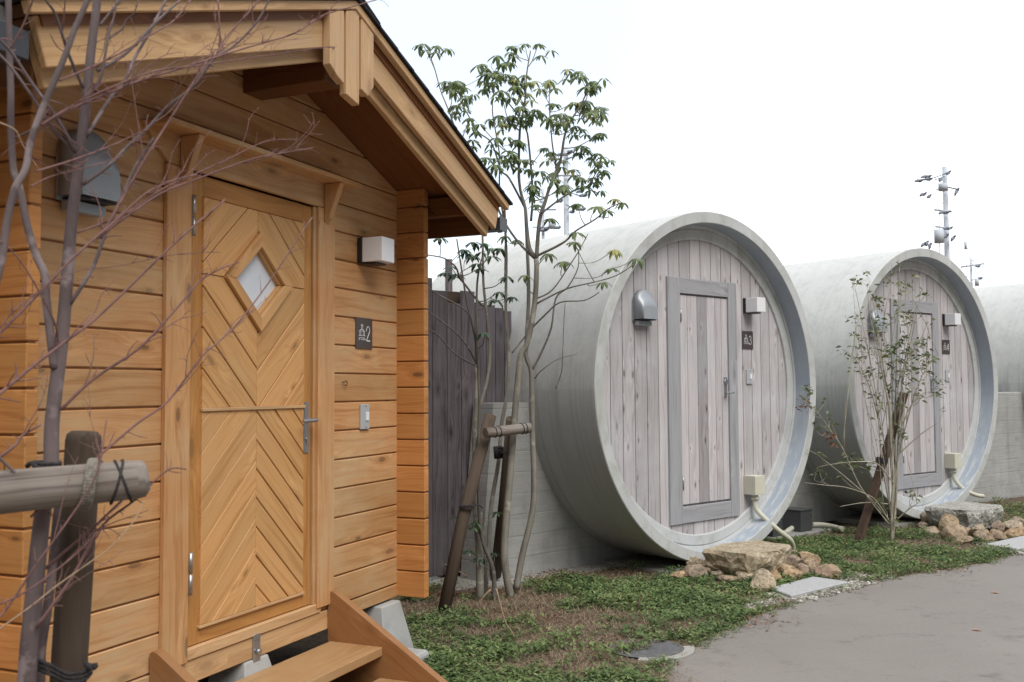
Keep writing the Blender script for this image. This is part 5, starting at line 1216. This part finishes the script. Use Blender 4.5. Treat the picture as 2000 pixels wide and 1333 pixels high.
limbs = [
 ([(163, 173), (134, 106), (109, 30), (89, 0), (70, -40)], 1.95, 1.8, 8, 5, 4, {}, BARKP),
 ([(195, 50), (215, 25), (235, 0), (262, -40)], 1.97, 2.0, 6, 4, 2, {}, BARKP),
 ([(168, 268), (215, 193), (247, 153), (262, 116), (297, 54), (324, 0), (345, -40)], 1.97, 2.15, 9, 6, 8, {}, BARKP),
 ([(190, 139), (247, 104), (297, 52), (330, 20), (365, -10)], 1.97, 2.15, 8, 5, 6, {}, BARKP),
 ([(81, 245), (134, 215), (223, 178), (272, 158), (330, 141), (413, 115), (490, 91), (574, 66), (630, 31), (700, 10), (770, -10)], 1.83, 2.3, 7, 2.5, 26, {}, TWIGR),
 ([(81, 245), (140, 208), (215, 172), (300, 140), (360, 132), (430, 122), (530, 108), (640, 92), (652, 97)], 1.83, 2.15, 5, 2, 22, {}, TWIGR),
 ([(116, 158), (173, 134), (235, 104), (297, 67), (340, 40), (372, 0)], 1.83, 2.1, 5, 3, 8, {}, TWIGR),
 ([(161, 361), (210, 326), (252, 284), (287, 252), (326, 210), (378, 168), (417, 116), (460, 88), (504, 40), (530, -10)], 1.97, 2.2, 9, 4, 18, {}, BARKP),
 ([(330, 205), (378, 168), (425, 105), (440, 75), (500, 8), (512, -20)], 2.1, 2.25, 5, 3, 10, {}, TWIGR),
 ([(196, 466), (245, 378), (291, 298), (336, 228), (371, 172), (395, 135), (420, 98)], 1.94, 2.1, 7, 4, 10, {}, TWIGR),
 ([(189, 467), (252, 420), (315, 378), (385, 350), (490, 312), (560, 298), (609, 290)], 1.95, 2.2, 6, 2.5, 16, {}, TWIGR),
 ([(150, 455), (243, 419), (315, 371), (370, 345), (438, 315), (518, 277), (581, 273)], 1.96, 2.25, 5, 2, 18, {}, TWIGR),
 ([(70, 335), (120, 320), (165, 305), (210, 288), (290, 252)], 1.83, 2.0, 5, 3, 8, {}, TWIGR),
 ([(60, 365), (100, 345), (160, 330), (220, 312), (240, 305)], 1.83, 2.0, 4, 2, 8, {}, TWIGR),
 ([(119, 801), (182, 741), (266, 685), (315, 636), (361, 584), (392, 548), (434, 524), (466, 513)], 1.97, 2.15, 8, 2.5, 16, {}, TWIGR),
 ([(60, 1010), (120, 960), (193, 892), (266, 829), (329, 783), (392, 699), (427, 668), (469, 626), (525, 552), (595, 447), (610, 425)], 1.9, 2.3, 7, 2.5, 20, {}, TWIGR),
 ([(-20, 785), (0, 769), (63, 717), (133, 664), (196, 615), (315, 500), (389, 433), (440, 390)], 1.75, 2.05, 9, 4, 12, {}, TWIGR),
 ([(137, 594), (182, 521), (210, 443), (232, 400), (262, 330), (300, 270)], 1.97, 2.05, 10, 6, 8, {}, BARKP),
 ([(-20, 665), (0, 650), (63, 587), (147, 500), (224, 433), (285, 378), (340, 352), (385, 342)], 1.75, 2.05, 8, 3, 14, {}, TWIGR),
 ([(70, 1227), (140, 1129), (196, 1031), (266, 975), (326, 919), (364, 917)], 1.95, 2.05, 8, 3, 12, {}, TWIGR),
 ([(88, 1111), (130, 1075), (182, 1031), (230, 985), (275, 940)], 2.02, 2.05, 8, 4, 6, {}, TWIGR),
 ([(-10, 1215), (20, 1180), (70, 1104), (116, 1041), (175, 954), (196, 901), (201, 866), (208, 820)], 1.8, 1.9, 6, 3, 10, {}, TWIGR),
 ([(-10, 1235), (60, 1185), (110, 1145), (168, 1104), (215, 1070), (260, 1020), (280, 980)], 1.8, 1.95, 4, 2, 10, {}, TWIGT),
 ([(-20, 60), (20, 100), (60, 160), (110, 230), (150, 300)], 1.8, 1.95, 6, 9, 5, {}, BARKP),
 ([(-20, 90), (20, 130), (70, 200), (104, 253), (145, 296)], 1.85, 1.95, 7, 7, 5, {}, BARKP),
 ([(30, 270), (66, 252), (110, 225)], 1.93, 1.9, 5, 3, 3, {}, BARKP),
 ([(18, 99), (45, 50), (60, 10), (72, -20)], 1.93, 1.9, 5, 3, 5, {}, TWIGR),
 ([(0, 240), (30, 255), (45, 285), (75, 330)], 1.8, 1.85, 4, 2, 4, {}, TWIGT),
 ([(228, 0), (222, 35), (212, 70), (205, 110), (197, 150), (185, 180)], 1.97, 1.97, 4, 8, 4, {}, BARKP),
 ([(270, 0), (262, 25), (246, 40), (240, 55), (225, 68), (213, 75)], 1.97, 1.97, 3, 4, 4, {}, BARKP),
 ([(426, 0), (428, 40), (430, 80), (428, 95)], 2.2, 2.2, 4, 4, 5, {}, TWIGR),
 ([(0, 470), (40, 510), (85, 585), (110, 640), (112, 668)], 1.8, 1.95, 3, 5, 8, {}, TWIGR),
 ([(0, 640), (35, 600), (90, 560), (150, 530), (230, 520), (345, 497), (430, 493)], 1.78, 2.1, 3, 1.5, 14, {}, TWIGR),
 ([(-10, 900), (30, 870), (45, 850), (80, 830)], 1.9, 1.95, 8, 5, 3, {}, TWIGR),
 ([(-20, 880), (10, 905), (60, 955), (90, 985)], 1.85, 1.9, 8, 6, 3, {}, BARKP),
 ([(0, 1180), (60, 1150), (140, 1090), (190, 1040)], 1.8, 1.9, 5, 3, 5, {}, TWIGR),
]
for pl, Ya, Yb, w0, w1, ns, k_, mat in limbs:
    o, P, Rr = put(fg(pl, (Ya, Yb), w0, w1, 'limb', mat, **k_))
    spur(P, Rr, int(ns * 1.4), .035)
    for _ in range(max(1, ns // 5)):           # finer side shoots
        i = rb.randrange(3, len(P) - 2); p = P[i]; d = (P[i + 1] - P[i - 1]).normalized(); sgn = rb.choice((-1, 1))
        v = (d + Vector((sgn * -d.z, rb.gauss(0, .3), abs(d.x) * .6)) * .5).normalized(); L = rb.uniform(.08, .22)
        q_ = [p]; 
        for j in range(5): v = (v + Vector((rb.gauss(0, .13), rb.gauss(0, .1), rb.gauss(.03, .13)))).normalized(); q_.append(q_[-1] + v * L / 5)
        r_ = min(.0016, Rr[i] * .55); Pq, Rq = twm.tube(q_, [r_ * (1 - .12 * j) for j in range(6)], 5, sub=2); spur(Pq, Rq, 3, .03)
twm.build('twigs', TWIGR, bt)
# its stake frame
fs = empty('tree_support', Matrix.Translation(Vector((-.86, 2.0, 0)))); tag(fs, 'dark post and grey log rail lashed with rope in the left foreground', 'tree support')
mb = MB(); mb.tube([at(108, 2060, 2.08), at(133, 1333, 2.08), at(163, 862, 2.08), at(164, 850, 2.08), at(164.5, 843, 2.08)], [.036, .036, .036, .034, .026], 28, sub=1); mb.build('post', POSTW, fs)
mb = MB(); mb.tube([at(-220, 990, 1.78), at(0, 962, 1.88), at(268, 937, 1.985), at(282, 936, 1.99), at(288, 935, 1.993)], [.042, .042, .039, .036, .026], 28, sub=1); mb.build('rail', BARW, fs)
mb = MB(); axr = (at(268, 937, 1.985) - at(0, 962, 1.88)).normalized()
def rope(mb, pts, R_, strands=3, tw=.02):
    P, L = [Vector(p) for p in pts], 0; out_ = []
    m2 = MB(); Q, _ = m2.tube(P, .001, 3, sub=6)
    for k in range(strands):
        path = []; L = 0
        for i, p in enumerate(Q):
            d = (Q[min(i + 1, len(Q) - 1)] - Q[max(i - 1, 0)]).normalized(); L += (p - Q[i - 1]).length if i else 0
            u = d.cross(Vector((.3, .9, .2))).normalized(); v = d.cross(u); a = L / tw * 2 * pi + 2 * pi * k / strands
            path.append(p + (u * cos(a) + v * sin(a)) * R_ * .5)
        mb.tube(path, R_ * .55, 6, sub=1)
u_ = Vector((0, 0, 1)).cross(axr).normalized(); w2 = axr.cross(u_)
for j in range(4):
    c = at(166 + j * 5, 946, 1.945); path = []
    for i in range(13):
        a = -pi * .62 + i * pi * 1.3 / 12
        path.append(c + axr * ((i / 12 - .5) * .035) + (-u_ * cos(a) + w2 * sin(a)) * .0455)
    rope(mb, path, .0055, 3, .018)
mb.build('rope', ROPE, fs)
mb = MB()
for off, tilt in ((0, .32), (.012, -.28)):
    c = at(225, 942, 1.97) + axr * off
    mb.tube([c + axr * (tilt * .045 * sin(2 * pi * i / 20) + .006 * i / 20) + (u_ * cos(2 * pi * i / 20) + w2 * sin(2 * pi * i / 20)) * .0425 for i in range(21)], .0028, 8, sub=1)
mb.build('cord', ROPED, fs)
mb = MB()
for j in range(4):
    c = at(92, 905 + j * 6, 1.975); coil(mb, c, Vector((.1, 0, 1)), .024, .0045, 1, .004)
rope(mb, [at(52, 912, 1.96), at(62, 905, 1.95), at(80, 918, 1.945), at(112, 915, 1.95)], .005)
for j in range(3):
    rope(mb, [at(75, 1290 + j * 9, 2.0), at(95, 1298 + j * 9, 1.985), at(130, 1316 + j * 8, 2.02), at(165, 1312 + j * 8, 2.03), at(178, 1298 + j * 8, 2.06)], .0045)
rope(mb, [at(165, 1295, 2.03), at(180, 1305, 2.03), at(188, 1298, 2.03)], .006)
mb.build('rope', ROPED, fs)

# shrub in front of the second pipe
sh = empty('leafy_shrub', Matrix.Translation(gnd(1742, 1055))); tag(sh, 'thin many stemmed shrub with sparse small leaves in front of the second pipe cabin', 'shrub')
YS = 8.75; ss = []; sprig_at = []
def stemS(pl, Y, r0, r1, name='stem'):
    mb = MB(); P, Rr = px_tube(mb, pl, Y, r0, r1, 7); mb.build(name, BARKS, sh); ss.extend(zip(P, Rr))
base = (1742, 1060)
for pl, Y in (([base, (1741, 1000), (1745, 930), (1740, 860), (1738, 800), (1725, 740), (1715, 680), (1700, 620), (1694, 560)], [8.7, 8.6]),
              ([base, (1748, 1000), (1752, 930), (1755, 850), (1760, 780), (1765, 720), (1778, 650), (1790, 600), (1812, 575)], [8.75, 8.7]),
              ([base, (1744, 990), (1748, 900), (1748, 820), (1750, 740), (1752, 660), (1755, 590), (1757, 520)], [8.8, 8.8]),
              ([(1738, 990), (1725, 920), (1718, 850), (1712, 780), (1702, 720), (1690, 660), (1678, 600), (1668, 552)], [8.7, 8.6]),
              ([(1745, 970), (1740, 900), (1735, 800), (1722, 700), (1712, 640), (1706, 580)], [8.7, 8.9]),
              ([(1752, 900), (1770, 830), (1790, 760), (1815, 710), (1835, 690)], [8.75, 8.6]),
              ([(1754, 860), (1775, 800), (1800, 770), (1830, 765)], [8.7, 8.5]),
              ([(1750, 820), (1772, 700), (1785, 640), (1800, 560)], [8.8, 8.7]),
              ([(1738, 780), (1722, 690), (1730, 600), (1740, 560), (1742, 510)], [8.8, 8.9]),
              ([(1720, 840), (1700, 760), (1670, 700), (1645, 682)], [8.7, 8.5]),
              ([(1737, 1025), (1705, 985), (1680, 950), (1660, 910), (1645, 875), (1625, 845), (1600, 810), (1580, 788), (1572, 770)], [8.65, 8.2]),
              ([(1738, 1020), (1712, 980), (1690, 965), (1650, 952), (1610, 948), (1572, 943)], [8.65, 8.3]),
              ([(1736, 1015), (1700, 975), (1660, 940), (1630, 915), (1590, 885), (1575, 880)], [8.65, 8.3]),
              ([(1745, 945), (1718, 910), (1690, 902), (1640, 905), (1600, 912)], [8.65, 8.4]),
              ([(1752, 1015), (1775, 995), (1795, 982)], [8.7, 8.6]),
              ([(1752, 890), (1785, 860), (1810, 840), (1835, 825)], [8.75, 8.6]),
              ([(1735, 985), (1690, 982), (1640, 990)], [8.7, 8.5])):
    stemS(pl, Y, .013 if pl[0] == base else .0065, .002)
cm, tm = MB(), MB(); rs = random.Random(9)
tops = [(rs.uniform(1662, 1832), rs.uniform(535, 760)) for _ in range(34)]
for (x, y) in tops:
    if y < 640 and x > 1800: y += 80
    low = [(q_, r_) for q_, r_ in ss if at(x, y, 8.7).z - q_.z > .25 and abs(q_.x - at(x, y, 8.7).x) < .28]
    if not low: continue
    q_, r_ = rs.choice(low); p = at(x, y, 8.7 + rs.gauss(0, .12)); m1 = q_.lerp(p, .35) + Vector((0, 0, .04)) + Vector((rs.gauss(0, .015), 0, 0)); m2 = q_.lerp(p, .7) + Vector((rs.gauss(0, .015), 0, .02))
    P, Rr = tm.tube([q_, m1, m2, p], [min(r_, .004), .003, .0022, .0015], 5, sub=3); ss.extend(list(zip(P, Rr))[4:])
    for t in (.55, .8, 1.0): sprig_at.append(q_.lerp(p, t) if t < 1 else p)
sprig_at_ = None
def sprig(mb, p, n, L, rng, yel=0):
    for _ in range(n):
        a = rng.uniform(0, 6.28); el = rng.uniform(-.5, .9); d = Vector((cos(a) * cos(el), sin(a) * cos(el), sin(el))); o_ = p + Vector((rng.gauss(0, .02), rng.gauss(0, .02), rng.gauss(0, .02)))
        l = L * rng.uniform(.6, 1.2); s_ = d.orthogonal().normalized(); s_ = (s_ * cos(a * 3) + d.cross(s_) * sin(a * 3)) * l * .2; b = len(mb.v)
        m_ = o_ + d * l * .5; t_ = o_ + d * l - Vector((0, 0, l * .2)); mb.v += [tuple(o_), tuple(m_ - s_), tuple(t_), tuple(m_ + s_)]; mb.face((b, b + 1, b + 2, b + 3), None, min(1, max(0, rng.gauss(.4, .22) + yel)))
for (x, y, n) in [(1668, 548, 8), (1677, 548, 6), (1694, 535, 4), (1735, 548, 6), (1757, 520, 5), (1765, 552, 8), (1785, 548, 5), (1808, 575, 10), (1682, 618, 8), (1715, 585, 14), (1720, 600, 10), (1755, 600, 12), (1755, 612, 8), (1735, 630, 6), (1780, 618, 6), (1715, 640, 8), (1712, 648, 6),
                  (1645, 682, 5), (1652, 690, 4), (1678, 680, 10), (1690, 700, 8), (1672, 705, 5), (1710, 682, 5), (1730, 690, 12), (1745, 680, 12), (1760, 670, 14), (1770, 660, 10), (1795, 672, 16), (1802, 668, 10), (1775, 690, 12), (1790, 700, 10), (1815, 695, 10), (1820, 705, 8), (1760, 705, 12), (1740, 715, 8), (1750, 725, 10), (1775, 720, 10), (1790, 725, 10),
                  (1805, 715, 8), (1815, 728, 8), (1700, 725, 8), (1715, 735, 6), (1775, 745, 8), (1800, 745, 6), (1825, 745, 8), (1840, 750, 6), (1830, 770, 6), (1835, 768, 6), (1708, 775, 10), (1715, 790, 8), (1790, 765, 8), (1800, 775, 8), (1845, 790, 4), (1760, 848, 8), (1768, 852, 4), (1720, 798, 6), (1735, 760, 8),
                  (1575, 760, 10), (1580, 765, 8), (1572, 782, 6), (1582, 800, 5), (1612, 785, 4), (1620, 820, 10), (1625, 830, 6), (1600, 828, 4), (1595, 842, 5), (1660, 895, 12), (1672, 900, 14), (1685, 898, 12), (1650, 903, 8), (1602, 890, 6), (1600, 920, 8), (1595, 925, 6), (1615, 930, 5), (1645, 935, 6), (1690, 915, 8), (1705, 905, 6), (1712, 980, 8), (1720, 985, 6), (1780, 968, 8), (1785, 972, 4), (1745, 1015, 8), (1720, 1022, 4), (1755, 1020, 5), (1660, 915, 6), (1640, 900, 5)]:
    Yc = (8.65 if x > 1660 else 8.65 - (1660 - x) * .004) + rs.gauss(0, .08)
    p = at(x, y, Yc); twig_to(tm, ss, p, rs, .003, .0015); sprig(cm, p, n, .06, rs, .15 if y < 660 else 0)
for p in sprig_at: sprig(cm, p, rs.randint(2, 5), .05, rs, .15 if p.z > 2 else 0)
tm.build('twigs', BARKS, sh); cm.build('leaves', LEAFS, sh)
cm = MB()
for (x, y) in ((1566, 792), (1572, 798), (1625, 858), (1622, 850), (1628, 870)): sprig(cm, at(x, y, 8.3), 10, .055, rs)
cm.build('dead_leaves', LEAFR, sh)
mb = MB(); a, b = gnd(1675, 1062), at(1766, 768, 8.85); d = (b - a); L = d.length
T = Matrix.Translation(a) @ d.to_track_quat('Z', 'Y').to_matrix().to_4x4() @ Matrix.Rotation(.2, 4, 'Z')
mb.box(-.038, .038, -.018, .018, 0, L, 'z', r=.8, T=T)
sk = tag(mb.build('wooden_stake', simple('rust_brown_board', (.11, .066, .045), .85, 0, .3, 20, .3), None, None, .003), 'leaning rust brown stake behind the leafy shrub', 'stake')
mb = MB(); coil(mb, at(1722, 900, 8.72), Vector((.25, 0, 1)), .045, .006, 5, .010); tag(mb.build('rope_tie', ROPED), 'dark cord tying the shrub to its leaning stake', 'cord')

# ------------------------------------------------------------------ utility poles
def upole(x, ytop, D, wpx, label, arms, boxes, lean=0):
    top = at(x, ytop, D); bse = Vector((top.x, top.y, 0)); e = empty('utility_pole', Matrix.Translation(bse)); tag(e, label, 'utility pole', 'utility poles behind the cabins')
    r1 = wpx / 2 * D / F_PX; k = D / F_PX
    mb = MB(); mb.tube([bse, top], [r1 * 1.25, r1], 16, sub=1); mb.build('pole', POLEC, e)
    for (dx0, dy0, dx1, dy1, w_) in arms:
        mb = MB(); mb.tube([at(x + dx0, dy0, D - .25), at(x + dx1, dy1, D - .25)], w_ * k / 2, 6, sub=1); mb.build('crossarm', POLEM if w_ < 3.5 else POLEC, e)
    for (dx, dy, w_, h_, m_) in boxes:
        c = at(x + dx, dy, D - .3); mb = MB(); w3, h3 = w_ * k / 2, h_ * k / 2
        if m_ == 0: mb.tube([c - Vector((0, 0, h3)), c + Vector((0, 0, h3))], w3, 12, sub=1); mb.build('transformer', POLEC, e)
        else:
            mb.tube([c + Vector((-w3, 0, -h3)), c + Vector((-w3 * .3, 0, 0)), c + Vector((w3 * .5, .1, h3 * .2)), c + Vector((w3, 0, h3))], [k * 1.5, k * 3.2, k * 3.6, k * 1.6], 7, sub=2); mb.build('insulator', POLEM, e)
    return top
D1 = 30
upole(1845, 326, D1, 9.5, 'tall utility pole with transformer and dark insulators above the second pipe cabin',
      [(-33, 352, 6, 338, 2.2), (-20, 352, 0, 345, 2), (0, 340, 10, 338, 3), (-18, 372, 0, 365, 2), (6, 366, 24, 370, 3), (-20, 410, 14, 414, 4), (-18, 443, 14, 447, 4), (-22, 450, -8, 450, 2), (-11, 380, -10, 498, 1.3)],
      [(-3, 366, 18, 14, 0), (-11, 462, 18, 26, 0), (-50, 353, 18, 4, 1), (-36, 345, 22, 5, 1), (-32, 350, 18, 4, 1), (8, 338, 8, 9, 1), (-42, 380, 14, 8, 1), (-30, 384, 8, 8, 1), (24, 375, 9, 16, 1), (17, 466, 9, 12, 1), (2, 462, 12, 10, 1), (-41, 478, 10, 10, 1), (-34, 476, 5, 11, 1), (-28, 481, 5, 13, 1), (0, 415, 24, 6, 1), (-8, 352, 6, 6, 1), (6, 446, 20, 5, 1)])
upole(1105, 292, 42, 10, 'pale utility pole partly hidden behind the top of the evergreen clump',
      [(-32, 343, 30, 343, 4), (0, 312, 22, 304, 3), (-14, 302, 10, 300, 3), (0, 375, 34, 384, 2), (0, 400, 26, 412, 2)],
      [(28, 374, 16, 6, 1), (34, 382, 16, 4, 1), (-12, 393, 12, 8, 1), (30, 409, 18, 4, 1), (12, 414, 10, 4, 1), (-12, 302, 10, 6, 1), (8, 296, 10, 5, 1)])
upole(1060, 370, 55, 6, 'small distant utility pole low behind the evergreen clump',
      [(-20, 410, 26, 410, 3), (-8, 395, 8, 395, 2), (-20, 444, 30, 446, 2)], [(18, 440, 14, 14, 0), (28, 445, 14, 5, 1), (8, 446, 10, 6, 1), (0, 450, 24, 6, 1)])
upole(1896, 504, 60, 4.5, 'distant utility pole with a long crossarm right of the tall one',
      [(-19, 522, 26, 515, 3.5), (2, 510, 14, 507, 1.5), (26, 512, 26, 524, 1.5), (0, 548, 22, 543, 1.5)], [(12, 552, 8, 14, 0), (18, 544, 10, 4, 1), (14, 520, 10, 3, 1)])
upole(1886, 468, 75, 1.6, 'very thin distant mast left of the crossarm pole', [(-5, 475, 5, 475, 1.5), (-5, 486, 5, 486, 1.5)], [(0, 480, 5, 14, 0)])
def wire(a, b, sag, label):
    n = 16; mb = MB(); mb.tube([a.lerp(b, i / n) - Vector((0, 0, sag * 4 * (i / n) * (1 - i / n))) for i in range(n + 1)], .007, 5, sub=1); return tag(mb.build('power_line', POLEM), label, 'power line', 'power lines')
wire(at(1105, 372, 42), at(1845, 352, 30), 1.6, 'thin power line between the evergreen clump and the tall pole')
wire(at(1898, 515, 60), at(2100, 560, 40), .5, 'thin power line running right from the crossarm pole')
